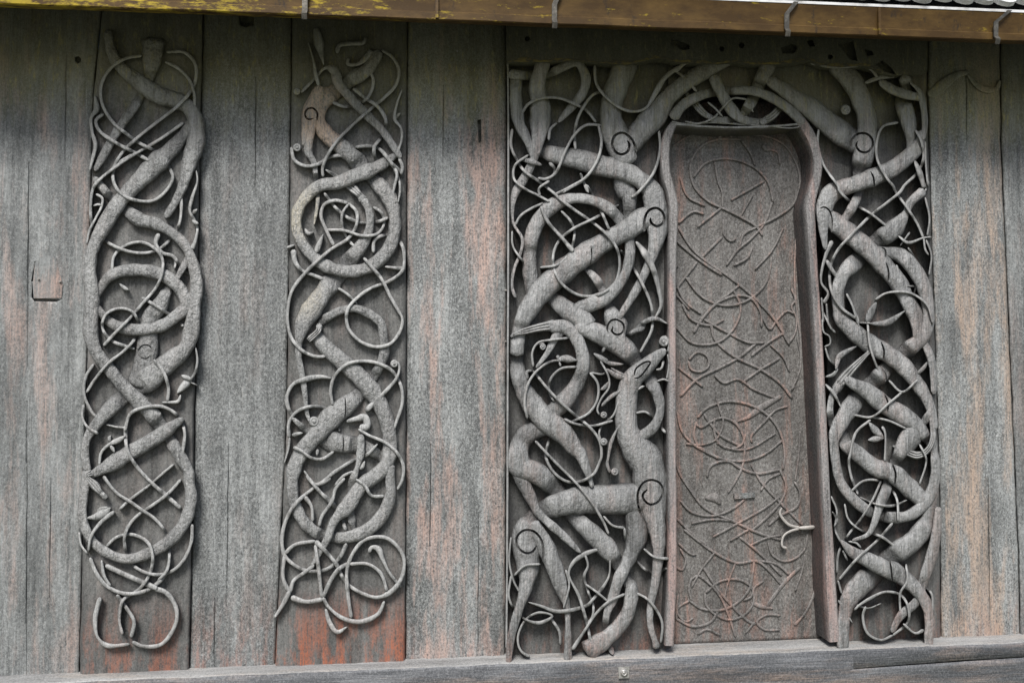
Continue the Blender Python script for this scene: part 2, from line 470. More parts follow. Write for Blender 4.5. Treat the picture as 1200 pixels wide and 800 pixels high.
# ------------------------------------------------------------------ traces of the carving: kind and width | region x,y[/width][+ over, - under]
TR = {}
TR['stave_one'] = """
b 55 | A 185,140/35 198,230/48 240,310/55 330,385/75 420,445/85+ 500,470/80 565,505/72 598,570/75 602,650/85 575,740/85 B 562,60/72 545,130/48 500,230/40 455,300/30-
b 70 | A 545,625/60 480,705/80 B 420,40/100 330,130/80+ 250,215/70 190,300/75+ 130,410/65 105,480/68 97,560/72 112,650/75 C 105,80/70 130,165/60 185,240/66+ 260,330/65 330,400/80+ 400,470/75- 470,570/66- 530,670/62 565,730/52 D 472,10/45 480,80/45+ 455,170/50 400,240/50 320,290/45+ 230,315/40- 150,290/40+ 90,240/40 55,150/36 60,70/38 C 90,720/42
b 55 | B 120,110/26 160,160/36 215,220/46- 280,270/60 340,312/70 400,325/60 470,360/48 540,420/46 580,500/50 602,620/60 590,700/62 C 580,50/70 550,150/75 480,210/92 380,290/112 270,370/85- 190,440/75 130,510/52 90,570/42 78,640/42 92,730/40
b 55 | B 138,650/40 200,570/52 300,545/58+ 400,555/62+ 480,590/62 540,660/58 548,720/58 500,765/58 C 440,45/55+ 340,65/55 250,55/55+ 190,25/45 B 150,740/35
b 90 | A 400,178/120 397,220/105 392,280/92 384,340/66 372,390/50-
b 45 | A 345,440/40- 310,500/48 260,570/44 215,640/42- 170,720/42 B 125,80/24
b 70 | B 470,625/45- 430,710/75 C 385,10/85- 375,110/100 365,190/100 345,260/100
b 60 | C 540,480/24 500,508/44 470,530/62+ 380,590/72 290,640/72+ 210,690/76 150,722/46 100,750/36
p 30 | C 110,735/40 85,745/20 D 105,30/34 130,60/22 150,78/30
g 5 | C 395,165 380,140 350,138 330,160 335,190 365,200 385,185
t 17 | A 345,262- 270,275+ 200,320 155,400 160,490 215,580+ 270,625 315,660- 370,690+ 430,720- B 470,60 490,110 470,160 400,220 300,215+ 240,180 210,120 220,60 300,5
t 17 | A 460,245 540,245 590,290 600,350 580,420- 510,500+ 420,570 320,650+ 250,720- 205,800
t 16 | A 455,290 520,325 570,380 590,440 592,500
t 16 | A 540,575 450,640 370,690 300,730+ 240,770 B 150,120 118,160 105,250 112,330 150,390- 230,440+ 320,465- 410,455 480,400- 520,330+ 530,220 525,190
t 18 | A 165,535 130,565 145,612 200,655+ 260,690 320,720 380,755
t 18 | A 125,450/10 132,515/30 108,550/18 112,620/18 128,680/20 118,730/18 100,800/12
t 13 | B 130,190 160,210 155,250 130,300 100,360 85,425/10
t 11 | B 118,245 142,238 155,245
t 14 | B 600,80/7 605,130/10 580,210/18 570,270/15 590,310/15 605,350/14 595,410/18 578,450/26
l 12 | B 575,285/8 592,272/20 604,260/4
l 10 | B 580,312/8 600,326/18 612,328/6
t 16 | B 205,560- 215,480 270,430 340,415+ 400,440 440,490 440,560+ 410,630 350,700+ 290,770- C 220,80 165,140
t 16 | C 160,20 165,70 210,120- 265,140 310,155
t 15 | B 155,800 180,750 240,725 300,740 330,790 C 335,40- 310,110 260,165+ 190,220+ 130,290 85,360
t 20 | B 425,375/26 410,420/22 440,465/20+ 490,480/18 520,520/18 560,560/20- 600,575/16
t 14 | B 490,480 502,505 498,540/10
b 34 | B 515,575/26 540,530/34 560,495/34
t 16 | B 345,675 390,700+ 460,745- C 520,25+ 538,50
l 12 | B 240,610/6 262,628/20 285,640/6
t 16 | C 120,225 80,290 75,370 105,440 130,475
t 14 | C 72,415 65,470 90,520 140,552/20
t 17 | C 400,205 445,260+ 470,340+ 465,400
t 14 | C 440,405/8 480,405 515,400/16 527,370/10
t 12 | C 598,150/8 605,210 592,270 572,300
l 14 | C 578,292/16 560,310/34 535,335/34 510,362/5
l 14 | C 580,298/10 552,288/24 530,278/6
l 12 | C 575,312/8 605,325/4
t 17 | C 265,540 290,460 350,430+ 440,425+ 510,465 545,540- 535,645
t 18 | C 268,520/22 275,620+ 310,690 390,780+ D 380,65- 440,118
t 13 | C 495,695 440,740 390,785+ D 240,85- 200,122
t 13 | C 165,750/18 D 150,10 190,58 240,90+ 290,125 340,160- 380,212 395,285- 385,360 350,400
t 14 | D 440,5 390,60+ 330,105 280,138 240,180 220,230+ 230,300- 260,345 330,375+ 400,365 450,320 480,250 485,180
t 18 | C 180,510/8 225,520/10 275,525/16
t 14 | D 150,265 190,230- 250,220 310,250 330,310+ 315,380 280,430+ 215,475 205,500 200,560 212,610
t 17 | D 190,455 230,510 257,560 245,622
t 17 | D 335,430 380,445/22 415,490/20 425,540 405,600 360,650 290,655 250,638
t 22 | D 145,340 220,375 300,410+ 350,432
t 14 | D 130,320 140,380 165,422
t 17 | D 85,310 110,370 150,420 220,450+ 300,440 360,400- 385,365
t 16 | D 125,465/20 105,550/22 115,620/12 150,652/22 240,648/10
t 13 | D 180,130/20 130,170/18 90,225/12 78,285/10
l 14 | D 165,115/8 140,135/34 110,150/30 72,156/5
l 10 | D 120,150/10 125,125/22 155,112/5
t 10 | D 42,210 50,260 75,295
l 16 | C 145,700/12 155,640/14 195,600/16 230,585/32 268,562/5
l 12 | C 195,605/10 208,622/20 218,640/6
l 12 | C 195,590/12 192,570/18 200,560/4
"""
TR['stave_two'] = """
b 70 | E 492,235/46 480,270/56 440,330/62 370,372/72- 290,430/80 225,480/90 215,560/60 250,630/75 310,680/80 380,740/82 F 400,45/88 455,105/68- 500,150/74 550,220/70 570,300/58 566,380/58 540,450/66 470,520/62 390,550/58+ 300,545/58 220,510/58- 150,440/52 115,370/50 113,280/52 150,210/54 220,150/58+ 300,138/64+ 370,110/68 450,80/68+ 520,45/50 575,5/26
b 60 | E 235,410/60 195,470/70 160,540/52 150,600/34 145,660/22
b 36 | E 178,530/60 180,590/44 170,650/40 165,710/38 190,760/30 F 200,100/27+ 210,200/20+ 205,260/16 192,332/8
g 6 | E 205,570 207,530 185,507 158,515 150,540 165,560 190,555
b 40 | E 255,315/30 290,335/46+ 305,390/46 345,440/44+ 400,500/44 450,550/44+ 510,610/36- 560,680/36 598,740/26
t 16 | E 130,435/14 160,405 200,365 240,322 285,318/24
o 16 | E 112,430
t 20 | E 165,200/6 190,290/12 200,350/20 215,405/18
l 20 | E 200,130/30 212,190/50 222,240/30 238,305/5
t 22 | E 300,250 310,215 370,205 425,200 435,172/8
t 26 | E 355,270/12 350,300/20 400,300/20 470,240/50
t 16 | E 510,235 560,270 590,330 575,400 520,460 460,510+ 380,580 310,650+ 260,720+ 232,790 F 235,110
t 16 | E 455,335 470,380 450,450+ 400,490- 330,500 280,480
t 18 | E 375,415 430,460- 490,500 530,570- 510,640 475,690+ 480,740 530,795/26
t 18 | E 385,690 450,685+ 500,700- 560,770 605,810
t 12 | E 605,420/7 580,490 570,560/18 600,600 602,660 585,710
l 10 | E 570,560/8 585,540/16 598,530/4
t 18 | E 85,690 100,750 150,778 210,770+ 260,740+ 320,730 380,755
o 19 | E 112,692
t 14 | F 545,40 580,90/16 570,150/14 552,222/8
t 12 | F 565,75 590,120 595,180 585,232/7
t 18 | F 590,20 606,60 600,100
p 26 | F 245,75/8 310,115/26+ 365,155/46 405,195/30 420,215/44
b 60 | F 420,210/40 450,270/36 452,350/40 425,415/58 375,480/76- 320,550/88- 270,610/92 210,690/92 160,765/92 G 140,40/85 122,120/38 120,190/30- 135,270/30 150,370/24 160,460/20 178,505/12
t 18 | F 285,432 250,360 225,290 240,240 290,220+ 350,232
t 17 | F 350,232 390,270 392,330 355,395+ 270,450 200,510+ 150,560+ 90,640 70,720 68,790 G 90,110 140,165+ 200,190 245,190
t 16 | F 240,185 290,250+ 350,300 420,325- 490,320 540,300
t 15 | F 470,250 510,280- 520,330 490,375 420,385+ 330,360 250,358
t 14 | F 355,235 325,280+ 325,340- 350,400 385,440
l 14 | F 235,378/4 218,420/26 200,465/20
l 14 | F 150,352/10 165,375/20 190,368/5
t 14 | F 62,442/16 100,428/12
t 20 | F 95,450/34 105,510/22 140,550/18 190,570/18+ 245,592
t 14 | F 305,630 350,660 395,705/8
t 17 | F 470,465 475,410 510,385 570,388- 605,430 615,500 605,550+ 540,600 460,630+ 390,680 350,730 345,790 G 360,70+ 410,120 480,145 550,130 600,60 F 605,770/14 590,740 550,670 510,590 470,540+ 425,488
l 14 | F 525,530/10 570,535/14 622,540/20
p 30 | G 165,115/30 215,65/28+ F 215,795/34
b 40 | F 215,800/36 250,770/42 310,738/36 380,725/36 450,750/44 505,795/40 G 515,80/44- 522,170/46 492,250/48 445,320/60- 395,375/70 330,430/100 260,490/104 200,560/80+ 140,630/75 100,710/70 H 75,20/44 85,100/46- 130,180/50 200,225/50- 290,230/48+ 370,200/50 430,140/50 460,60/42 G 550,790/46 548,720/48
b 78 | G 195,85/55 250,150/75 320,210/80- 400,280/86+ 460,350/85+ 510,430/75 540,520/70+ 548,620/70 530,700/70+ 470,755/70 H 345,30/55 290,110/60 240,165/36 210,240/30+ 170,310/20 140,365/8
g 4 | G 337,380 340,430 336,480
g 4 | G 327,555 330,600 326,650
t 17 | G 280,420 270,350 290,280 350,225+ 430,212 500,225+ 560,260 600,330 605,410 580,490 565,530
t 20 | G 435,445/28 480,400/24+ 540,340+ 580,290/16 592,240/12 580,215
o 18 | G 568,224
t 20 | G 275,292/8 220,285/24 160,295/30+ 95,320/18 65,380 75,440 95,470
t 17 | G 75,570 75,500+ 110,450 170,425+ 240,430 290,470- 312,540
b 90 | G 90,478/18 150,530/34 200,565/60- 290,592/95 350,600/92 430,612/60- 490,650/50 545,695/40-
o 24 | G 192,495
t 18 | G 90,560/26 115,552/20 140,548/8
t 16 | G 95,615/22 130,630 180,665+ 230,670 285,635
t 12 | G 78,570 72,620 52,692/6
l 12 | G 210,625/18 205,655/8
t 30 | G 345,495/18 390,482/28 430,475/38 440,515/42 405,528/34
t 16 | G 400,530 450,560 520,590+ 580,640- 610,700 605,770 H 485,45/10
b 34 | G 412,555/34 410,640/38+ 398,700/26 370,780/34 H 300,60/14 305,150+ 320,210/16 345,242
t 18 | G 145,725/10 200,790/18 290,730 370,680- 440,650 490,600/10
t 14 | G 290,795 330,750 375,728
l 14 | G 398,715/8 415,710/24 430,680/6
t 14 | G 390,765 430,795 H 385,68 435,70
t 16 | H 130,-10 190,60+ 222,88/22 260,140- 285,205
t 16 | H 225,0 150,45- 80,110+ 45,180 35,250 45,300 85,340 140,362+ 210,355 260,310- 287,255
t 14 | H 280,0 245,40 230,90 190,150+ 180,188
t 14 | H 122,70/20 150,110 155,168
t 16 | H 45,295 85,260 165,245
t 16 | H 165,245/22 210,290 250,340+ 280,400- 330,440 410,465 470,435/22 505,380 510,310 475,255 430,230 360,240 320,280+ 290,350 290,430+ 305,545
t 18 | H 300,330 260,352 230,390 195,465
t 16 | H 165,260 180,370 190,465
t 15 | H 300,335 370,335 420,370 445,440
t 18 | H 435,480/14 410,530 340,560/22 270,545 215,500/14 195,465
t 16 | H 45,300 40,390 65,440/20 80,400 120,370 160,340
t 20 | H 70,465/26 130,482 195,472
t 18 | H 65,440 40,490 5,545/10
t 12 | H 205,510 220,560/20 250,600/20 290,580/5
t 16 | H 375,290/20 385,270 410,275/26 430,320/16 455,370/12 500,425
"""
TR['portal_left'] = """
b 60 | I 25,165/50 130,172/52- 230,165/46 310,128/46 385,108/40 428,180/52 418,250/48 360,330/46 320,375/34 285,415/16
b 90 | I 212,80/76 200,125/78 175,230/84 190,320/104 190,420/108 178,520/64 152,620/44 100,720/48 J 62,70/40 48,140/22 52,230/14 98,310/16 90,380/16+ 55,470/16 45,560/14 62,615/20
b 60 | I 65,190/62 65,310/64 82,420/62 125,510/48 145,575/26
b 130 | I 632,88/135 622,150/132 590,230/120 558,350/112 570,450/140 610,540/150 640,630/120
b 120 | I 640,560/100 700,480/120 770,400/132 N 40,420/128 95,340/92 175,268/86 280,200/90 390,135/86 470,90/80
g 9 | I 688,610 688,550 665,500 620,470 580,485 566,525 580,565 615,582 648,565 655,530 645,510
b 110 | I 612,600/110 620,670/110- 640,780/110 J 650,70/100 655,170/66- 645,240/60- 635,300/50
b 100 | I 185,560/66- 290,590/96 400,610/110 500,640/115 600,660/108+ 690,700/92 770,770/105 J 785,110/120 798,190/120 802,270/104 782,370/64 740,480/44 690,580/46 618,695/32
g 9 | J 738,300 735,210 755,165 795,150 830,175 835,220 800,245 768,225 765,200
t 20 | I 95,370 130,320 200,290+ 290,290 370,320 430,352 482,415
t 20 | I 475,118 482,210 520,270+ 590,330 660,358 735,345 800,260+ 850,175/24 930,118
t 20 | I 540,250/26 470,270- 420,330 385,400+ 370,480- 375,560
t 20 | I 508,430 430,430 370,480+ 320,570+ 270,680 220,710 178,705
t 18 | I 238,625/28 265,655 262,690
t 20 | I 495,430 510,520 490,610+ 430,700 350,750- 270,790
t 20 | I 235,510 245,450 278,418
t 20 | I 45,450 40,540 75,620- 110,670 180,720- 270,790+ J 290,100+ 370,160 450,215- 530,280+ 590,360+ 605,450 580,540 500,600+ 400,605 310,550 265,470+ 260,390 290,320- 360,260 470,205+ 600,135-
t 18 | I 130,585 60,640 55,710+ 110,760 180,795 J 240,118
l 20 | I 90,610/10 140,618/30 200,638/12
t 20 | I 400,680- 440,780 J 430,30 500,150- 552,265
t 20 | I 810,460 815,560 780,680 690,790+ J 665,95
t 18 | I 190,800 J 185,50 240,8/20
b 70 | J 150,570/80 135,450/76 140,340/76 170,240/80- 240,150/80+ 330,105/60 430,103/55 530,140/60+ 610,220/62 655,320/58+ 655,420/54+ 620,520/52+ 540,610/76+ 450,650/88 370,682/62
b 110 | K 70,190/76 78,100/78- J 100,735/88 132,675/108 200,580/120+ 310,480/128 430,390/120+ 540,320/106 650,260/112+ 730,205/120+ 790,200/100+
b 100 | J 235,600/80- 330,680/95 430,750/105 K 400,45/92 530,110/106 630,170/110 690,240/82- 760,330/72 805,420/56 815,500/44 780,580/56 715,630/60 650,685/16
g 7 | J 310,345/8 318,348
g 4 | J 455,345 460,400 450,450
t 24 | J 195,140 230,220+ 300,300+ 365,378/34
b 90 | J 405,425/20- 428,470/22 455,490/36 490,530/46 520,590/42- 545,650/52 568,715/94+ K 590,50/114+ 606,105/66+ 630,140/30
g 7 | K 545,90 540,60 560,25 590,20 625,45 620,85 590,98 565,80 570,55
t 24 | K 552,110 515,190
t 18 | J 60,240 90,190 150,150 240,110- 340,50 415,8
t 18 | J 300,165 350,220 370,280 340,390- 280,445+ 190,460
t 14 | J 45,270 50,350 105,432
t 20 | J 610,370 670,450- 730,560+ 770,660 775,760 K 770,80 712,190
t 36 | J 690,325/18 735,385/48 780,470/42+ 810,580/30 820,660/26 790,722/14
l 20 | J 675,795/8 730,745/26 790,725/24 855,752/6
l 20 | K 618,130/8 680,80/26 725,62/26 735,30/8
p 30 | K 38,108/26 60,95/16 110,80/36+ 190,60/44 255,50/56
b 80 | K 120,-10/95 72,110/76 68,220/76 82,330/84 130,430/105+ 220,540/120 310,610/112+ 380,700/76 L 395,0/68 430,80/46 455,155/24
b 76 | K 235,60/50- 310,55/72 355,85/66 400,160/64 415,250/66+ 390,340/76 330,430/98 270,490/92-
b 40 | K 310,60/66 265,120/44+ 230,190/30 170,270/16
b 120 | K 225,585/70- 130,610/110 80,690/110 85,780/130 L 170,105/112 260,180/104 320,260/92- 370,335/86 450,410/98 540,500/108 595,580/70- 650,680/60 M 664,290/66 652,420/74 600,505/78 530,570/90 470,610/110 430,640/130
b 100 | K 845,175/36 800,210/62 735,270/90+ 675,325/100 645,400/112 638,500/116 645,600/125 690,690/160 L 745,50/190 765,150/188 778,250/156 787,330/122 802,420/86 808,500/62 800,600/54- 785,700/46 M 765,400/38+ 765,500/34 785,570/30 800,620/44
g 6 | K 680,310 690,275 740,240 765,240 745,275 705,320 680,325
o 26 | K 835,135
t 18 | K 815,120/14 840,108/18 862,140/18 858,190/20
t 16 | K 820,180 832,230 820,275 795,280
t 12 | K 855,200 862,250 850,330
t 14 | K 800,340 835,330 865,342
t 18 | K 700,385/8 720,370/20 735,365/6
t 16 | K 690,505 740,500 790,545- 845,610/22
t 16 | K 338,115 250,125+ 180,140 150,190 155,265
o 16 | K 205,162
t 10 | K 185,150 205,142 222,160
t 20 | K 155,285 190,330 240,390+ 310,460+ 390,530 450,580+ 500,650 510,730 L 500,50 470,110 400,150 330,150 260,100 220,20 K 225,690 250,620 300,570
t 18 | K 125,535 110,450+ 130,350 180,280+ 240,240 290,230
l 20 | K 275,235/14 310,222/34 340,225/40 385,232/5
l 14 | K 285,225/10 282,205/26
l 14 | K 290,240/8 298,262/16
l 14 | K 150,285/10 122,290/16 124,330/18
t 18 | K 382,265- 300,275 245,330 240,400 265,445
t 18 | K 450,295 490,350 490,430 450,500 380,540 300,572
t 18 | K 315,535 370,560 460,572 570,545
t 18 | K 165,650 240,730+ L 300,80 380,160+ 460,260+ 520,360 548,425
l 22 | K 470,195/8 500,215/26 545,240/26
l 22 | K 520,235/10 560,248/24 625,252/6
l 22 | K 535,275/8 590,310/34 660,325/10
l 14 | K 560,270/6 600,295/16 650,315/6
t 14 | K 505,235 545,310 550,370 510,430 488,490 500,515
o 18 | K 522,515
l 14 | K 635,378/6 560,420/22 510,470/12
l 14 | K 505,385/12 530,370/24 550,340/6
t 14 | K 600,445 570,520 520,560 498,610 508,650
o 20 | K 522,655
l 16 | K 595,580/6 560,660/20 545,740/12 L 540,60 555,105
o 20 | L 580,100
t 14 | K 455,295 520,302 548,275
b 150 | L 765,240/120 650,240/165 560,245/162 430,245/156 320,262/132+ 220,300/112 140,370/116 105,440/130 120,520/150 128,590/128 125,650/90 105,740/60 M 85,400/44 60,480/48 40,560/44 30,650/34 28,700/30
g 8 | L 195,600 208,520 195,450 155,408 105,405 70,440 75,490 115,522 150,515 172,485
g 8 | L 765,440 735,370 705,290 700,210 725,160 770,142 815,160 830,205 805,255 765,270 735,250 725,220 750,190
b 90 | L 170,390/60- 225,500/100 270,610/88 305,720/64 330,800/34 M 335,640/42 335,700/42
b 90 | L 690,330/110- 692,440/112 650,560/72+ 600,660/62 565,770/54 M 540,430/40 532,530/34 550,600/36 570,650/20
b 50 | L 70,90/70 100,150/76 140,230/60 180,310/46 230,360/44+ 310,430/44 400,520/20
t 22 | L 505,500/14 430,525/36 365,570/30 340,630/14 390,740 M 410,400+ 440,510 452,580
t 16 | L 425,530 440,590 420,640/22 440,720- M 468,400 460,460 438,485
t 22 | L 555,560/10 550,640/14 510,710/24 460,770/20 M 440,392/26 350,420/28+ 270,425/28- 200,400/20 130,378/8
t 16 | L 428,685 485,725 545,775
t 16 | L 520,330 570,380 630,392/22
t 18 | L 630,392 640,470- 700,570 770,625- 850,603/26
t 16 | L 730,500 790,545+ 862,552/22
t 18 | L 690,730 740,755 780,795+ M 825,480 820,590
t 20 | L 632,735+ 545,778 M 480,440 420,530 358,625/30
t 16 | L 192,580 110,590+ 55,640
t 14 | L 40,440 30,560 50,660 82,725
t 16 | M 40,240 28,350 60,420- 120,470 190,485/26 255,450 185,432 115,470 75,560 90,630 135,662/24
t 20 | M 245,460 290,530 296,600
t 14 | M 325,210/20 342,290 312,410/12
t 14 | I 22,60 25,400 J 25,400 K 22,400 L 20,400 M 15,620
"""
TR['lintel'] = """
b 55 | N 128,445/58 145,410/56+ 200,355/54+ 300,312/48+ 420,297/46- 540,297/46+ 640,332/50+ 740,400/52+ 808,468/52
t 10 | N 120,455 170,465 235,470 300,462 380,463 470,470 560,475 640,480 700,488 760,488 815,475
b 55 | N 335,215/58 385,320/58+ 430,390/60+ 480,440/50 560,458/40 620,450/34
b 55 | N 628,140/90 610,190/82 575,260/74- 530,360/60- 480,425/46- 400,450/42 310,440/32
p 30 | N 188,298/12 240,360/38+ 290,415/34 335,440/30
p 30 | N 765,308/12 700,370/34+ 640,430/42 590,460/36
t 14 | N 510,340 440,335+ 390,380 340,435+ 260,465 190,455
t 14 | N 308,355 350,390 385,430
t 14 | N 545,360 540,400 548,405
t 14 | N 440,462 490,472 540,442
t 20 | N 140,190 200,240 250,300
t 24 | N 0,370 60,260/30 110,205/34 190,155/20
t 20 | N 250,150/30 200,150 140,200
"""
TR['portal_right'] = """
b 110 | N 620,235/50 700,288/80 780,345/86 O 75,350/100 130,385/112 220,460/122 320,535/130 390,570/120
b 110 | O 262,140/110 300,195/112 350,250/112 395,340/108 425,440/100 425,540/115 412,620/116 395,690/96 388,770/70 Q 382,120/46- 345,200/52 305,260/44
g 8 | O 340,600 348,550 380,520 420,518 452,545 455,585 425,615 390,610 370,580 378,560
o 27 | O 315,395
t 24 | O 130,150 180,160 250,172 330,168 400,165 450,185 480,225
t 30 | O 415,255/22 490,228/36+ 575,215/36
b 44 | O 490,245/36 560,290/52 630,315/48+ 690,328/40
b 70 | O 620,215/60 630,290/66 615,350/90 640,450/86 655,540/56 650,610/40
b 34 | O 665,265/14 700,300/28 720,380/36 728,460/32 720,540/26
b 80 | O 705,545/44 690,590/68 650,630/80 560,700/90+ 460,745/94 350,785/84 Q 300,90/90 240,120/104 205,190/88 198,290/58 210,410/22
g 6 | O 445,715 460,745 465,800
g 6 | Q 180,197 205,190 232,210 245,260 240,340
t 18 | O 175,495 170,570 200,680 280,800+ Q 280,100+ 350,170- 440,220+ 530,290
t 18 | O 590,460 510,482 480,550 480,650 530,750+ 565,795 Q 570,100- 640,200 690,280 720,350
t 20 | O 680,500 710,560 720,650 690,720- 620,790 Q 600,110+ 540,160 450,230- 340,340+ 270,420 235,510 240,620+ 290,710 370,770
t 34 | O 675,660/20 700,720/40 722,790/36 Q 728,90/40
t 14 | O 730,560 735,700 745,790 Q 745,50 730,110
t 14 | Q 730,140 752,250 740,340
b 100 | Q 205,215/50 250,260/96 330,325/105 420,400/100+ 500,480/100 580,570/96 630,660/86- 680,760/80 R 690,110/64-
g 5 | Q 525,475 540,530 535,580
b 85 | Q 725,100/50 650,170/46- 630,220/40 570,300/100 490,360/96 430,410/84- 385,460/96 310,530/76 275,620/66+ 280,720/66 R 285,45/74 350,120/86 440,190/100+ 530,240/92 620,310/90+ 690,400/74 740,480/60 770,570/46 R 775,640/40
g 6 | Q 475,330 500,360 495,395 520,410 525,450
b 74 | Q 515,425/60- 600,440/74 670,510/80 720,600/76 742,700/70 R 748,60/60 720,150/72 640,220/92 570,275/88- 460,390/90 380,470/100- 320,550/92 265,650/76 S 255,70/56 262,170/50 290,290/50 350,370/56+ 440,440/60- 540,470/60 650,458/60 740,380/66 780,270/56 780,160/46 768,60/40
g 6 | R 500,180 515,225 510,280
g 6 | R 510,320 525,355 525,395
g 6 | R 520,455 535,495 535,545
b 85 | R 312,368/44 350,395/58 420,430/80+ 520,510/95 610,560/92 690,620/76 745,695/44
p 40 | R 425,245/20 365,305/40 310,365/54 270,420/50
b 60 | R 280,400/46 240,480/34 240,590/42 310,690/74 S 310,80/74 390,150/82+ 470,210/90 560,240/96+ 640,310/100 710,375/84-
g 7 | S 555,185 575,240 570,310
b 120 | S 690,15/80 650,60/126 590,150/70 545,240/50- 525,330/58 495,400/50+ 460,510/34- 430,560/24 350,590/18
p 34 | R 560,720/12 630,750/38 690,770/40 740,745/32 768,690/30 770,620/30
b 40 | R 700,620/20 740,575/44 750,540/20
t 16 | R 430,80 440,190+ 470,290 490,332
t 16 | R 540,380 610,440 690,378+
t 16 | R 360,560 450,570 540,500+ 610,440
t 16 | R 440,570 540,590 632,632
t 18 | R 445,585 370,650 340,760+ S 332,180 345,260 380,350
t 17 | S 345,335 400,285- 460,275 530,300- 580,370 590,490+
t 16 | S 500,280 460,370 400,470+ 330,560- 280,650 270,760
t 18 | S 560,500 480,590 370,690+ 280,795
t 14 | S 310,400 330,480 400,540- 500,570/20 570,620
t 16 | S 390,365/10 470,400/14 560,410/20 635,380/8
t 14 | S 240,360 270,440 260,530 290,600
b 80 | S 290,590/16 350,650/60 430,690/80 530,740/92+ T 560,215/96 640,270/80 700,330/68 740,400/60 755,500/56 748,560/52 748,615/50
g 6 | T 535,125 550,190 560,290
b 110 | S 768,370/50 745,480/80 670,590/110 580,655/112 T 480,215/112- 400,280/122 340,350/100 310,440/72 302,550/62 300,625/60
b 60 | S 795,460/40 788,550/54 760,680/62 T 728,240/56 708,310/50
l 40 | R 438,600/14 470,640/40 512,675/12
l 30 | R 432,690/8 470,685/34 515,680/10
t 16 | R 505,620/30 520,650 520,790 S 520,180
t 14 | S 700,90 735,170 700,300-
t 14 | R 195,20 215,60 240,110 262,132/20
t 12 | R 195,0 202,130 230,150 235,190 205,205
t 14 | R 210,210 230,270 275,312
l 24 | R 265,325/10 280,260/32 320,230/26 372,203/6
t 12 | R 210,362 250,350/26 275,320/14
l 30 | R 440,85/10 530,80/36 625,18/6
t 12 | R 385,80 445,82
t 13 | R 350,0 380,60 380,110
t 16 | R 210,400 255,450/22 292,522/8
l 16 | R 690,345/18 725,310/20 740,285/8
b 40 | R 725,190/40 755,250/42 772,350/38 775,450/30
t 16 | Q 320,640 350,700 380,800
t 24 | Q 215,465 240,510/28 275,560/24
t 20 | Q 245,365/34 210,445/24 188,580/16 225,640 200,690/30
t 14 | Q 190,660 200,790
t 14 | Q 215,690 225,800
l 36 | Q 475,685/14 450,730/40 425,790/34
t 16 | Q 470,672 520,640- 590,630 660,640+ 740,700 770,795
t 16 | Q 580,490 600,560 642,602
t 14 | Q 640,400 680,470+ 690,560- 670,650
t 10 | Q 630,600/8 695,602/16
t 13 | Q 590,340 640,375/22 720,350/12 762,345
t 14 | Q 735,360 762,440 750,545
t 14 | Q 722,350 730,410 748,440
t 12 | Q 600,390/6 650,320/16
t 18 | T 360,420 385,395 440,360/22 520,325 600,340 640,400 640,480 560,552
t 18 | T 420,400 405,450 430,540 500,575 560,550
t 16 | T 630,180 635,270+ 600,330 600,430
t 16 | T 690,278 760,330 770,425
b 44 | T 718,310/26 680,380/46 600,450/48 555,535/26
t 16 | T 615,490 680,540 722,522/30
t 14 | T 370,392/20 430,410/12 500,385/8
t 14 | T 275,265 295,335
t 18 | T 278,368 350,485/10
t 14 | T 330,62 370,70 396,96
t 14 | T 300,110 325,162
t 14 | S 245,440/8 270,480/20 255,520/8
"""
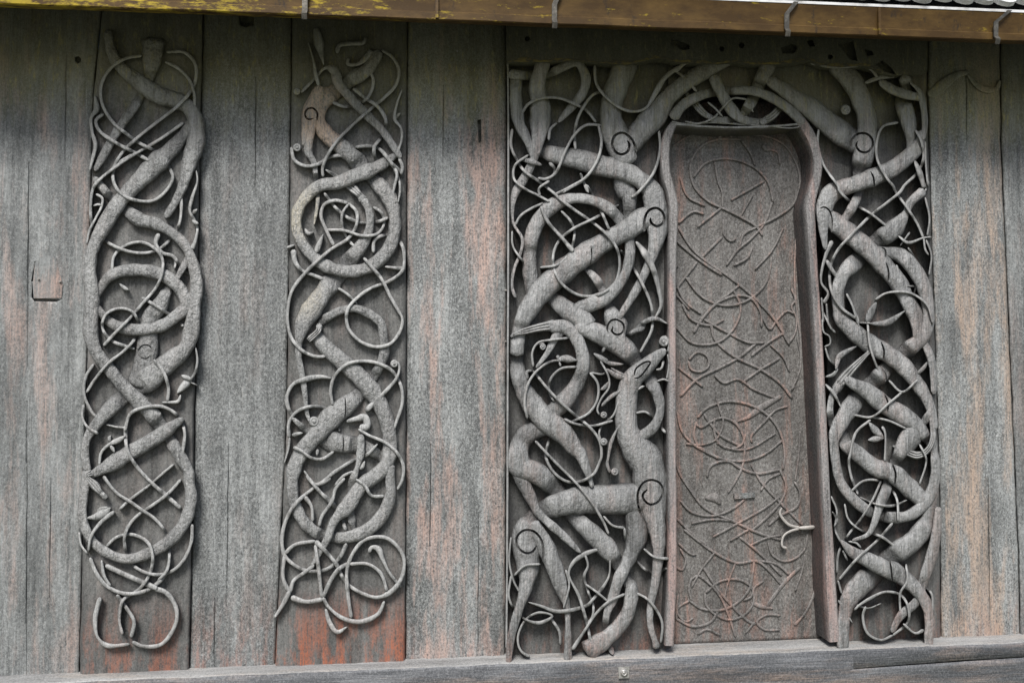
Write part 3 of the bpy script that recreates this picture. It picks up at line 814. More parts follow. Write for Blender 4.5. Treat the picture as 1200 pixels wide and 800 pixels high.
TR['door'] = """
d 13 | U 440,105 310,105 220,150 175,240 190,340 260,420 360,470 440,510 520,560 550,605
d 14 | U 440,105 490,180 512,240
d 12 | U 190,300 250,230 330,205 430,215 520,260 580,330 605,430
d 10 | U 300,220 320,330 340,380 340,460
d 12 | U 385,420 560,320
d 9 | U 500,390 460,460 435,505
d 9 | U 80,140 160,90 260,65
d 12 | U 450,80 560,85 660,130 722,220 745,320 710,440 620,510 520,560 450,600 430,670
d 16 | U 320,105/18 340,75/22 380,80/18 400,110/10
d 16 | U 548,130/10 565,150/34 600,158/14 630,175/10 642,235/10
d 12 | U 110,540 190,480 245,492
d 12 | U 210,560 335,460
d 12 | U 345,520 350,600 385,632 412,620
d 14 | U 230,720 340,610
d 14 | U 110,560 190,680 330,790 V 350,90 500,210 620,340 690,460
d 10 | U 660,560 600,680 510,780
d 14 | U 100,630 180,700 260,760 340,810
d 12 | V 100,170 210,30
d 10 | V 90,190 170,280
d 12 | V 150,110 220,200 310,250 400,255 480,225 560,150 590,60 595,5
d 14 | V 190,400 240,320 320,240 420,205 490,220 540,290 545,370
d 12 | V 430,150 320,240
d 12 | V 400,180 435,260 420,340 350,430 270,460 180,450 100,370
d 12 | V 245,330 370,400 480,450 560,450
d 14 | V 280,350 300,430 400,520 540,590 640,660 705,740
d 14 | V 120,730 210,640 330,580 430,525 520,450
d 13 | V 440,660 540,590 640,530
d 13 | V 490,520 580,450 660,400
d 10 | V 590,460 660,530 690,600
d 12 | V 110,580 240,680
d 12 | V 165,540 210,500 260,520 270,570 230,600 180,590 163,545
d 12 | V 550,320 590,380 620,340 680,285 715,300
d 10 | V 700,170 720,230 700,260 725,320 720,400 690,450
d 8 | V 730,420 750,560 710,690
d 14 | W 210,130 260,80 370,45 500,70 600,140 650,230 665,320 655,400
d 12 | W 200,160 230,180 280,150 340,130 410,160 450,230 457,300 445,380 420,440 370,520
d 10 | W 310,30 330,100 345,150 310,240 240,270 150,265
d 12 | W 215,280 330,340 450,355 560,320 655,245
d 10 | W 310,260 400,295 480,290 620,210
d 14 | W 260,440 280,380 370,355 430,390 520,420 640,400
d 12 | W 490,370 540,460 640,570 760,690
d 12 | W 540,510 580,450 640,420
d 13 | W 105,290 110,400 170,500 250,600 400,670 530,730 645,765
d 14 | W 715,460 745,520 730,590 640,640 580,690
d 12 | W 180,680 280,660 395,665
d 12 | W 100,650 180,730 260,795
d 12 | W 380,770 480,710
d 12 | W 290,750 420,680 560,600 640,540
d 12 | W 680,70 620,90 560,150 490,230 495,260
d 30 | W 650,15/20 540,80/40 470,130/20 420,148/8
d 14 | W 245,110 270,150 330,220 440,280
d 36 | W 250,550/14 300,545/54 330,580/14
d 14 | X 140,0 300,120 420,175 520,165 600,230 650,290
d 12 | X 430,40 530,120 650,240
d 12 | X 480,85 570,45 645,30
d 12 | X 580,70 600,130 660,165 720,150 770,100 785,20
d 14 | X 240,195 340,340 480,480 515,492
d 12 | X 180,260 210,240 260,270 330,350 380,470 410,560
d 14 | X 170,370 230,410 330,420 420,380 480,310 500,220 505,160
d 14 | X 320,420 280,480 190,505 100,465
d 10 | X 300,120 230,210 180,300
d 10 | X 410,170 370,280 350,360
d 12 | X 555,268 510,300 490,350 450,370
d 18 | X 490,380/14 540,400/26 605,412/8
d 20 | X 570,400 660,280 745,195
d 12 | X 645,447 570,445 520,480 560,520 640,522
d 12 | X 460,540 510,480
d 14 | X 715,498/20 760,450/12 800,380 828,300
d 10 | X 770,130 760,200 720,320
d 12 | X 210,545 260,520 330,550
d 12 | X 110,70 180,130 205,130
d 12 | X 80,180 130,210 150,160 120,100
d 10 | X 110,340 105,430 150,480 190,460
d 12 | U 500,660 470,720 400,760
d 12 | V 300,620 350,660 420,640 500,690 620,740
d 12 | W 105,100 130,200 180,260 240,300 330,345
d 11 | U 745,320 738,480 722,650 V 716,100 730,300 748,450 742,600 700,700
d 11 | W 300,130 298,200 320,260 380,292 440,270 462,215
d 11 | W 205,150 192,220 215,282
d 12 | X 100,470 108,410 170,370
d 13 | W 640,400 672,480 650,560 570,650 490,720
d 11 | X 180,250 165,310 180,372
d 12 | X 505,160 620,180 690,235
d 11 | W 745,200 738,320 720,460
d 12 | U 110,760 V 95,60 108,160 150,240 230,300
d 12 | U 600,430 560,540 490,620 420,680 360,760
d 12 | X 250,330 330,270 430,262 490,300 505,370 460,440 380,470 300,440 255,390 250,325
d 12 | V 130,250 180,330 280,360 350,330
d 12 | U 120,300 160,400 250,450
d 12 | W 120,560 180,620 290,640 400,600 480,530
"""
# ------------------------------------------------------------------ the materials of this wall
GREY = dict(dark=(.028,.029,.029), mid=(.125,.132,.128), light=(.43,.44,.43))
GND = dict(dark=(.022,.022,.022), mid=(.105,.105,.099), light=(.24,.238,.228))
PINK = (.40,.265,.215)
def G(n, **k): return wood(n, **{**GREY, 'pinkcol': PINK, 'grain': .95, 'sheen': .45, **k})
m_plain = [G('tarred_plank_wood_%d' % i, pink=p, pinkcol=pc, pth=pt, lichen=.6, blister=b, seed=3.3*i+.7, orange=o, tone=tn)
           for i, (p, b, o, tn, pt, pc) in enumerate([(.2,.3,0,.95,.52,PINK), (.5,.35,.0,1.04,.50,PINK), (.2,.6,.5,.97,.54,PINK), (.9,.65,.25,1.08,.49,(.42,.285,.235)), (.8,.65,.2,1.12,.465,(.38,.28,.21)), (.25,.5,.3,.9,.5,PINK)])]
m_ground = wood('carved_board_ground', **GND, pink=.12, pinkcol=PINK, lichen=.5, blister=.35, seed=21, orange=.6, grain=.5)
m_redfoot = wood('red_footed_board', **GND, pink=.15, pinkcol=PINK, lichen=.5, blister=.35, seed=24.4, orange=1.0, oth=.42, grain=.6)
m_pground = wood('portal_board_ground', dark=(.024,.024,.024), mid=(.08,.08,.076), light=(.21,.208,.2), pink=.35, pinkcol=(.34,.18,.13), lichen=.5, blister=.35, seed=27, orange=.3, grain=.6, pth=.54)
SC = dict(dark=(.02,.02,.02), mid=(.142,.144,.138), light=(.53,.53,.515))
TAN = [((362,128), .20, (.46,.34,.23)), ((382,155), .10, (.50,.37,.27)), ((352,250), .16, (.46,.42,.33)), ((352,345), .12, (.45,.41,.33))]
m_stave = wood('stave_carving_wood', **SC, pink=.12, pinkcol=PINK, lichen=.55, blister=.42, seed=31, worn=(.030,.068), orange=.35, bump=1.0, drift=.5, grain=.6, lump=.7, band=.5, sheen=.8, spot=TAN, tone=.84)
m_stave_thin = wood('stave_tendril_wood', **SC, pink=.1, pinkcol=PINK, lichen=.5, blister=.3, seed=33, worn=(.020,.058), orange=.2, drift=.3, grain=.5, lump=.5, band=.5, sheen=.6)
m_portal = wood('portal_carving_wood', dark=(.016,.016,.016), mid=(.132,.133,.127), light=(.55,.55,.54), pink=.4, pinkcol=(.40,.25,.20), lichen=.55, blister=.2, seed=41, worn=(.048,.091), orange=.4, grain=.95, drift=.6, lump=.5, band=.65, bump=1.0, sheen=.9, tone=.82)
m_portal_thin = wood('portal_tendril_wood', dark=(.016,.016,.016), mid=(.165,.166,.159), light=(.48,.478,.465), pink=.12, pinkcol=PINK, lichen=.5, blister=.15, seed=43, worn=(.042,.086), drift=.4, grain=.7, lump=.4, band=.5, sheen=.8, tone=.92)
DOOR = dict(dark=(.024,.022,.02), mid=(.094,.083,.074), light=(.30,.295,.28))
m_door = wood('door_wood', **DOOR, pink=.6, pinkcol=(.34,.17,.12), blister=.55, seed=51, orange=.3, grain=.6, band=.6, lump=.5, pth=.53, sheen=.5)
m_doorline = wood('door_line_wood', dark=(.035,.033,.03), mid=(.135,.125,.117), light=(.33,.31,.295), pink=.6, pinkcol=(.42,.22,.16), blister=.45, seed=51, drift=.3, grain=.5, pth=.5)
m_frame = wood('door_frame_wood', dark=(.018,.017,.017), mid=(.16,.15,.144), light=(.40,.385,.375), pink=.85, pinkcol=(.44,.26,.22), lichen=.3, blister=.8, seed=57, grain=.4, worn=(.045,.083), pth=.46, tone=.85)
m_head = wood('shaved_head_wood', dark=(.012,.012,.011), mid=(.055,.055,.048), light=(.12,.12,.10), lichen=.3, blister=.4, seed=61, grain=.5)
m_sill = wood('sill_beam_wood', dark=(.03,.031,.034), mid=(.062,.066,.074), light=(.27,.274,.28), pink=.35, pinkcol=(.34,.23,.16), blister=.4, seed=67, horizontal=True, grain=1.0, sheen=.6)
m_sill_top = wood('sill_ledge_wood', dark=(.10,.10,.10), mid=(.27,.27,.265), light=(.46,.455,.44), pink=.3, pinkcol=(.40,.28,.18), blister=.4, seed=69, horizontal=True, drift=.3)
m_rim = simple('yellow_lichen_rim', (.055,.052,.034), .9, 0, (.21,.165,.04), (22,30,50), (.44,.66), .4)
m_copper = simple('weathered_copper', (.05,.027,.007), .55, .15, (.10,.058,.016), (6,9,14), (.40,.66), .12, (.022,.016,.011), (16,16,7), (.60,.70))
def copper_lichen():      # yellow growth, thickest to the left and along the lower fold
    nt = m_copper.node_tree; N = nt.nodes; L = nt.links; bs = N['Principled BSDF']; src = bs.inputs['Base Color'].links[0].from_socket
    geo = N.new('ShaderNodeNewGeometry'); sp = N.new('ShaderNodeSeparateXYZ'); L.new(geo.outputs['Position'], sp.inputs[0])
    mp = N.new('ShaderNodeMapping'); mp.inputs['Scale'].default_value = (12, 20, 40); L.new(geo.outputs['Position'], mp.inputs[0])
    n = N.new('ShaderNodeTexNoise'); n.inputs['Scale'].default_value = 1; n.inputs['Detail'].default_value = 8; n.inputs['Roughness'].default_value = .72; L.new(mp.outputs[0], n.inputs['Vector'])
    gx = N.new('ShaderNodeMapRange'); gx.inputs[1].default_value = .6; gx.inputs[2].default_value = -2.2; gx.inputs[3].default_value = -.12; gx.inputs[4].default_value = .13; L.new(sp.outputs['X'], gx.inputs[0])
    ad = N.new('ShaderNodeMath'); ad.operation = 'ADD'; L.new(n.outputs['Fac'], ad.inputs[0]); L.new(gx.outputs[0], ad.inputs[1])
    r = N.new('ShaderNodeMapRange'); r.inputs[1].default_value = .50; r.inputs[2].default_value = .62; L.new(ad.outputs[0], r.inputs[0])
    mx = N.new('ShaderNodeMix'); mx.data_type = 'RGBA'; mx.inputs[7].default_value = (.34,.25,.02,1); L.new(r.outputs[0], mx.inputs[0]); L.new(src, mx.inputs[6]); L.new(mx.outputs[2], bs.inputs['Base Color'])
copper_lichen()
m_copper.node_tree.nodes['Principled BSDF'].inputs['Specular IOR Level'].default_value = .25
m_copper_pale = simple('flashing_metal', (.62,.62,.61), .5, .1, (.45,.44,.42), (9,9,9), (.45,.6), .1)
m_strap = simple('gutter_strap_metal', (.07,.065,.055), .5, .6, (.13,.12,.10), (30,30,30), (.45,.6), .2)
m_shingle = simple('grey_shingle', (.42,.42,.42), .8, 0, (.62,.62,.61), (20,20,20), (.4,.6), .4)
m_roofdark = simple('roof_underside_wood', (.03,.027,.022), .9, 0, (.06,.05,.04), (3,30,30), (.4,.6), .3)
m_iron = simple('pale_worn_iron', (.30,.28,.26), .55, .2, (.42,.40,.37), (30,30,30), (.4,.6), .4)
m_steel = simple('galvanised_bolt', (.50,.49,.47), .4, .6, (.34,.33,.31), (60,60,60), (.4,.6), .2)
m_void = simple('loft_interior_wood', (.07,.035,.015), .8, 0, (.15,.08,.03), (9,9,5), (.5,.68), .3)
m_earth = simple('ground_gravel', (.16,.155,.14), .95, 0, (.08,.10,.045), (1.2,1.2,1.2), (.45,.6), .5)

# ------------------------------------------------------------------ the wall
eave = lambda x: 5+22*x/600 if x < 600 else 27+22*(x-600)/600      # lower edge of the gutter in the photo
top = lambda x: eave(x)-100
sill = lambda x: 800-25*x/600-(5 if 770 < x < 990 else 0)*0        # front edge of the sill beam
foot = lambda x: sill(x)+6
E = dict(e00=[(-210,-140),(-215,840)], e0=[(36,-140),(34,200),(31,840)], e1=[(122,-140),(121,0),(110,105),(92,840)], e2=[(238.5,-140),(238,10),(222,790),(221,840)],
         e3=[(344,-140),(342,60),(336,500),(320,840)], e4=[(477.5,-140),(475,840)], e5=[(594.5,-140),(592,840)],
         e6=[(787,-140),(787,840)], e7=[(950,-140),(950,130),(962,250),(982,840)], e8=[(1086,-140),(1087,100),(1101,600),(1103,840)], e9=[(1171,-140),(1173,150),(1194,700),(1196,840)], e10=[(1240,-140),(1244,840)])
def base_of(a, b): return P((E[a][-1][0]+E[b][-1][0])/2, 800, 0) * 1
def root(name, a, b, label, cat, group=None):
    p = P((E[a][-1][0]+E[b][-1][0])/2, foot((E[a][-1][0]+E[b][-1][0])/2), 0); return thing(name, p, label, cat, group)
GP = 'plain upright wall planks'
def plain(a, b, label, mat, d=0.0, seed=0.0, **k):
    r = root('wall_plank', a, b, label, 'plank', GP)
    o = plank('board', E[a], E[b], top, foot, d, mat, r, seed=seed, **k)
    return r, o
wp, wb = plain('e00', 'e1', 'grey plank with a pointed repair patch at the left edge of the wall', m_plain[1], .001, 2)
w2, b2 = plain('e2', 'e3', 'bare grey plank between the two carved staves', m_plain[2], 0, 3, crown=.006)
w3, b3 = plain('e4', 'e5', 'wide plank with pinkish worn streaks, left of the carved portal', m_plain[3], .002, 4, rough=.006)
w4, b4 = plain('e8', 'e9', 'plank with brownish worn streaks, right of the carved portal', m_plain[4], -.002, 5, rough=.006)
plain('e9', 'e10', 'narrow grey plank at the far right edge of the wall', m_plain[5], .004, 6)
plain('e10', 'e11', 'plank', m_plain[0], .0, 7) if 'e11' in E else None

# repair patch let into the left plank, with two nails
pp = [(41,309),(47,301),(55,299.5),(66,303),(69,318),(74,334),(72,349),(40,349.5),(38.5,330)]
mb = MB(); mb.prism([P(x, y, -.02) for x, y in pp], [P(x, y, .0055) for x, y in pp])
patch = obj('repair_patch', mb.v, mb.f, G('patch_wood', pink=.8, pth=.46, blister=.2, seed=71), wp, smooth=False)
for x, y in ((45,327),(70,330)):
    v, f = boss(x, y, 1.3, .004, .013); obj('nail_head', v, f, m_iron, patch)
for poly in ([(38,349.8),(72,351),(66,353.6),(40,353)], [(36.5,330),(41,307),(39.3,330)], [(38,331),(39.5,350),(37,349)]):
    bool_cut(wb, *(lambda a, b: (a+b, [list(range(len(a))), list(range(len(a), 2*len(a)))]+[[i, (i+1)%len(a), len(a)+(i+1)%len(a), len(a)+i] for i in range(len(a))]))([P(x, y, -.02) for x, y in poly], [P(x, y, .05) for x, y in poly]))

def prism_cut(o, poly, d0=-.03, d1=.06):
    n = len(poly); bool_cut(o, [P(x, y, d0) for x, y in poly]+[P(x, y, d1) for x, y in poly], [list(range(n)), list(range(n, 2*n))]+[[i, (i+1)%n, n+(i+1)%n, n+i] for i in range(n)])
def crack(o, x0, y0, x1, y1, w=.45):
    k = 9; L_ = []; R_ = []
    for i in range(k+1):
        q = i/k; x = x0+(x1-x0)*q+.9*noise.noise(Vector((x0, i*.8, 2))); y = y0+(y1-y0)*q; ww = w*(.25+.75*math.sin(math.pi*min(1, max(0, q*.96+.02))))*(.8+.5*noise.noise(Vector((x0, i*1.3, 6))))
        L_.append((x-ww, y)); R_.append((x+ww, y))
    prism_cut(o, L_+R_[::-1], -.025, .06)
for o, cr in ((wb, [(34,190,32,430),(32,470,31,790),(78,60,76,190),(60,560,58,700)]), (b2, [(268,520,266,690),(300,90,299,230),(252,700,251,780)]), (b3, [(520,100,519,190),(505,520,504,640),(561,600,560,760)]), (b4, [(1132,80,1133,170),(1158,560,1160,730)])):
    for c_ in cr: crack(o, *c_)
prism_cut(b3, [(559.5,141),(563.5,140),(564.5,166),(561,168)]); prism_cut(wb, [(88,67),(92,66),(95,69),(95,73),(91,75),(88,72)]); prism_cut(b2, [(279,18),(298,19),(297,29),(288,32),(281,29)])
for (x, y, o_) in ((593,340,w3),(592.5,400,w3),(536,60,w3),(266,690,w2)):
    v, f = boss(x, y, 1.2, -.01, .006); obj('nail_head', v, f, m_iron, o_)

# remnant of shaved carving at the top of the plank right of the portal
def sweep_px(pts, d, base):
    s = Strand(); s.i = 9; s.kind = 'b'; s.big = True; s.ctrl = pts; s.line = catmull(pts, 2.0)
    s.s = np.concatenate([[0], np.cumsum(np.hypot(*np.diff(s.line[:, :2], axis=0).T))]); s.h = np.full(len(s.line), d)
    return sweep(s, base, .2, .4)
for pts in ([(1088,113,10),(1100,104,13),(1112,94,12),(1124,87,8),(1136,85,5)], [(1134,87,3),(1144,99,6),(1156,105,8),(1168,104,6),(1172,94,3)]):
    v, f = sweep_px(pts, .012, -.01); obj('carved_remnant', v, f, m_plain[4], w4)

# carved staves
GS = 'carved staves left of the portal'
TW = .92
s1 = root('carved_stave', 'e1', 'e2', 'leftmost carved stave, broad serpent bands twisting between thin ribbons', 'carved stave', GS)
plank('board', E['e1'], E['e2'], top, lambda x: foot(x)-4, .022, m_ground, s1, seed=11, wear=1.3)
carve('stave_one', s1, .066, .060, .030, .014, .36, dict(b=m_stave, p=m_stave, t=m_stave_thin, l=m_stave_thin, o=m_stave_thin), ride=True)
s2 = root('carved_stave', 'e3', 'e4', 'carved stave topped by a long-jawed beast head, red bare wood at its foot', 'carved stave', GS)
plank('board', E['e3'], E['e4'], top, lambda x: foot(x)-6, .022, m_redfoot, s2, seed=12, wear=1.3)
mm = carve('stave_two', s2, .066, .060, .030, .014, .36, dict(b=m_stave, p=m_stave, t=m_stave_thin, l=m_stave_thin, o=m_stave_thin), ride=True)

# portal: two carved jamb planks, the lintel between them, and the rim of the doorway
GJ = 'carved planks either side of the door'
pl = root('portal_plank', 'e5', 'e6', 'broad portal plank left of the door, deeply carved with a standing beast biting serpents', 'carved plank', GJ)
plank('board', E['e5'], E['e6'], top, lambda x: foot(x)-4, .0, m_pground, pl, seed=13)
TW = .74
PM = dict(b=m_portal, p=m_portal, t=m_portal_thin, l=m_portal, o=m_portal)
carve('portal_left', pl, .088, .081, .042, -.008, .26, PM)
pr_ = root('portal_plank', 'e7', 'e8', 'portal plank right of the door, deeply carved with cracked looping serpents', 'carved plank', GJ)
plank('board', E['e7'], E['e8'], top, lambda x: foot(x)-12, .0, m_pground, pr_, seed=14)
carve('portal_right', pr_, .088, .081, .042, -.008, .26, PM)

# lintel ground board with the open arch left free
def arch(x):      # upper edge of the opening in the lintel
    t = (x-866)/92.0
    return 148-36*math.sqrt(max(0, 1-t*t))
lt = thing('portal_lintel', P(868, 150, 0), 'carved lintel above the door with interlaced serpents over a pierced arch', 'lintel')
v = []; f = []; nx = 60; ny = 14
for i in range(nx+1):
    x = 783+(957-783)*i/nx
    for j in range(ny+1):
        y0 = top(x); y1 = min(arch(x), 147); y = y0+(y1-y0)*j/ny
        v.append(P(x, y, .02+.003*noise.noise(Vector((x*.1, y*.02, 2)))))
    v.append(P(x, y1, -.12))
K = ny+2
for i in range(nx):
    for j in range(ny+1): f.append([i*K+j, i*K+j+1, (i+1)*K+j+1, (i+1)*K+j])
obj('board', v, f, m_pground, lt)
carve('lintel', lt, .090, .083, .038, .008, .22, PM)
# ledge under the arch, deep enough to shade the top of the door
yy = lambda x: 144.2+5.5*(1-((x-864)/86)**2)+.7*noise.noise(Vector((x*.09, 3, 3)))
v = []; f = []; n = 48
for i in range(n+1):
    x = 788+(942-788)*i/n
    a, b = P(x, yy(x)-1.5, .082), P(x, yy(x)+.5, .082)
    v += [a, b, Vector((b.x, .062, b.z)), Vector((a.x, .062, a.z))]
for i in range(n):
    for k in range(4): f.append([i*4+k, i*4+(k+1)%4, (i+1)*4+(k+1)%4, (i+1)*4+k])
f += [[0,1,2,3], [n*4+k for k in range(4)]]
obj('arch_ledge', v, f, m_portal_thin, lt, smooth=False)
mb = MB(); mb.prism([P(770, 95, -.20), P(965, 95, -.20), P(965, 160, -.20), P(770, 160, -.20)], [P(770, 95, -.22), P(965, 95, -.22), P(965, 160, -.22), P(770, 160, -.22)])
obj('arch_backing', mb.v, mb.f, m_void, lt, smooth=False)

# planed portal head: flush with the carving, its relief shaved away, with mortises cut in
hd = thing('portal_head_board', P(840, 72, 0), 'dark shaved board under the eave with mortise holes and a yellow lichen lower edge', 'board')
low = [(594,73),(640,72.5),(672,71),(706,74),(735,76),(752,72),(768,68.5),(780,69),(792,73),(815,74),(842,75),(861,73),(880,75.5),(908,75.5),(925,74),(940,72),(949,70.5),(962,76),(985,79),(1012,77),(1024,80),(1034,86),(1046,89),(1060,87),(1075,86),(1087,84)]
mb = MB()
fr = [P(x, y, .100) for x, y in low]+[P(1087, eave(1087)-40, .100), P(594, eave(594)-40, .100)]
bk = [P(x, y, .05) for x, y in low]+[P(1087, eave(1087)-40, .05), P(594, eave(594)-40, .05)]
bk = [Vector((a.x, b.y, a.z)) for a, b in zip(fr, bk)]
mb.prism(fr, bk)
hb = obj('board', mb.v, mb.f, m_head, hd, smooth=False)
def holecut(o, pts, d0, d1):
    a = [P(x, y, d0) for x, y in pts]; b = [P(x, y, d1) for x, y in pts]; n = len(a)
    bool_cut(o, a+b, [list(range(n)), list(range(n, 2*n))]+[[i, (i+1)%n, n+(i+1)%n, n+i] for i in range(n)])
disc = lambda x, y, r: [(x+r*math.cos(k*.6283), y+r*math.sin(k*.6283)) for k in range(10)]
for pts in ([(786,46),(795,48),(808,53),(808,58),(800,59),(786,52)], disc(846,57.5,3), disc(869,53.5,3.5), [(915,56),(928,52),(935,57),(930,63),(917,63)],
            [(945,48),(952,47),(955,54),(949,55)], [(926,51),(934,54),(933,61),(922,61)], disc(973,67,3), [(982,52),(1000,49),(1005,72),(996,70)], [(1013,58),(1022,60),(1024,65),(1016,66)], disc(618,46,3.2), [(1025,76),(1034,71),(1045,80),(1050,88),(1036,84)]):
    holecut(hb, pts, .062, .2)
lv = []; lf = []
ds = [x0+(x1-x0)*q/6 for (x0, _), (x1, _) in zip(low, low[1:]) for q in range(6) if x0 < 1034]
for x in ds:
    yb = np.interp(x, [p[0] for p in low], [p[1] for p in low]); hgt = max(.6, 2.6+4.5*noise.noise(Vector((x*.035, 0, 4)))+2.5*noise.noise(Vector((x*.2, 0, 4))))
    lv += [P(x, yb+.15, .094), P(x, yb+.15, .1016), P(x, yb-hgt, .1022), P(x, yb-hgt, .094)]
for i in range(len(ds)-1):
    for k in range(4): lf.append([i*4+k, i*4+(k+1)%4, (i+1)*4+(k+1)%4, (i+1)*4+k])
lf += [[0,1,2,3], [len(lv)-4+k for k in range(4)]]
obj('lichen_edge', lv, lf, m_rim, hd, smooth=False)

# doorway rim: squared band either side of the door, deep inner faces
def band(pts, d0, d1, inner=0.0, ch=1.2):
    ln = catmull(pts, 3.0); m = len(ln); v = []; f = []
    T = np.gradient(ln[:, :2], axis=0); T /= np.maximum(1e-6, np.hypot(T[:, 0], T[:, 1]))[:, None]
    for i in range(m):
        x, y, w = ln[i]; w /= 2; nx, ny = -T[i, 1], T[i, 0]
        w *= 1+.05*noise.noise(Vector((x*.05, y*.06, 4)))
        dz = d1+.003*noise.noise(Vector((x*.05, y*.04, 8)))
        q0 = [P(x-nx*w, y-ny*w, dz-.006), P(x+nx*w, y+ny*w, dz-.006)]
        v += [Vector((q0[0].x, -d0, q0[0].z)), q0[0], P(x-nx*(w-ch), y-ny*(w-ch), dz), P(x+nx*(w-ch), y+ny*(w-ch), dz), q0[1], Vector((q0[1].x, -d0, q0[1].z))]
    for i in range(m-1):
        for k in range(6): f.append([i*6+k, i*6+(k+1)%6, (i+1)*6+(k+1)%6, (i+1)*6+k])
    f += [list(range(6)), [(m-1)*6+k for k in range(6)]]
    return v, f
def pix(txt):
    s = parse('b 45 | '+txt)[0]; return s.ctrl
df = thing('doorway', P(875, 765, .05), 'pinkish granular door rim with a shouldered head around the low relief door', 'doorway')
def flat_shade(o):
    try: o.data.set_sharp_from_angle(angle=R(30))
    except Exception: pass
v, f = band(pix('U 88,22/34 66,60/44 45,130/46 42,220/44 52,300/44 76,390/44 86,450/44 86,540/42 82,660/38 80,800/38 V 80,400/38 W 78,250/42 80,700/44 X 78,300/44 70,450/46 64,605/46'), -.09, .085); flat_shade(obj('left_jamb', v, f, m_frame, df))
v, f = band(pix('U 745,5/52 790,70/54 822,150/48 836,220/46 832,300/46 812,380/48 798,450/48 802,560/46 815,790/42 V 838,400/42 W 858,80/42 890,700/42 X 897,100/46 905,300/52 925,585/54'), -.09, .085); flat_shade(obj('right_jamb', v, f, m_frame, df))

# the door, a slab in low relief, set back behind the rim
dr = thing('door', P(873, 750, -.03), 'narrow door covered in faint interlaced lines with pinkish bare wood showing through', 'door')
dl_ = [(781,100),(783,230),(791,330),(790,500),(789,760)]; dr_ = [(958,100),(958,200),(956,300),(960,500),(972,760)]
plank('slab', dl_, dr_, 120, lambda x: 754-7*(x-790)/170, -.048, m_door, dr, rough=.0012, tongue=True, seed=15, side=.03)
carve('door', dr, -.0375, -.038, .003, -.06, .2, dict(b=m_doorline, d=m_doorline), .5)
ik = thing('forked_iron_strap', P(955, 618, -.03), 'pale forked iron strap on the right edge of the door', 'iron strap')
def tube(pts, d, r):
    s = Strand(); s.i = 3; s.kind = 't'; s.big = False; s.ctrl = pix(pts); s.line = catmull(s.ctrl, 2.0)
    s.s = np.concatenate([[0], np.cumsum(np.hypot(*np.diff(s.line[:, :2], axis=0).T))]); s.h = np.full(len(s.line), d)
    return sweep(s, d-r, .1)
v, f = tube('W 822,698/32 780,702/28 738,704/26', -.008, .03); obj('shank', v, f, m_iron, ik)
v, f = tube('W 745,702/20 690,688/20 655,655/20 640,625/18 650,598/12', -.010, .026); obj('arm', v, f, m_iron, ik)
v, f = tube('W 742,706/20 690,722/18 660,745/16 650,785/16 X 655,90/16 676,97/20', -.010, .026); obj('arm', v, f, m_iron, ik)
mb = MB(); q = [(770+395/4.443, 460+522/4.443), (770+512/4.443, 460+515/4.443), (770+512/4.443, 460+548/4.443), (770+400/4.443, 460+556/4.443)]
mb.prism([P(x, y, -.06) for x, y in q], [P(x+(.8 if i in (0,3) else -.8), y+(.8 if i < 2 else -.8), -.032) for i, (x, y) in enumerate(q)])
obj('lock_plate', mb.v, mb.f, G('lock_block', pink=.3, seed=81), dr, smooth=False)

# sill beam along the foot of the wall
sb = thing('sill_beam', P(600, 800, .06), 'heavy grey timber sill beam running along the foot of the wall', 'beam')
v = []; f = []; prof_d = [(-.12, 0), (.085, 0), (.100, 1.5), (.104, 5), (.104, 120)]
n = 260; K = 5
ty = lambda x: sill(x)-4
for i in range(n+1):
    x = -330+1900*i/n
    fz = P(x, sill(x)+2, .104); tz = fz.z
    w = .004*noise.noise(Vector((x*.02, 0, 0)))+.003*noise.noise(Vector((x*.11, 3, 0)))
    ext = .0
    for (d, z) in ((-.12, 0), (.085, 0), (.098, -.004), (.104, -.016), (.106, -.1), (.103, -.2), (.10, -.33)):
        ww = noise.noise(Vector((x*.03, z*20, 7)))*.005
        v.append(Vector((fz.x, -(d+(ww if d > 0 else 0)), tz+z+(w if z > -.05 and d > 0 else 0))))
K = 7
for i in range(n):
    for k in range(K-1): f.append([i*K+k, i*K+k+1, (i+1)*K+k+1, (i+1)*K+k])
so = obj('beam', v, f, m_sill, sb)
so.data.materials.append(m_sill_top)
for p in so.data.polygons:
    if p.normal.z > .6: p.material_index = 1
for poly in ([(1000,783),(1060,778),(1130,773),(1200,769),(1200,769.8),(1130,774.4),(1060,779.3),(1000,783.7)],):
    holecut(so, poly, .05, .2)
bt = thing('square_bolt', P(731, 788, .1), 'small square galvanised washer with bolt on the sill beam below the portal', 'bolt')
mb = MB(); q = [(724,780.5),(738,780),(737.5,794.5),(725,795)]
mb.prism([P(x, y, .09) for x, y in q], [P(731+(x-731)*.93, 787.5+(y-787.5)*.93, .118) for x, y in q]); obj('washer', mb.v, mb.f, m_steel, bt, smooth=False)
v, f = boss(731.5, 788, 4.2, .11, .132); obj('nut', v, f, m_steel, bt)

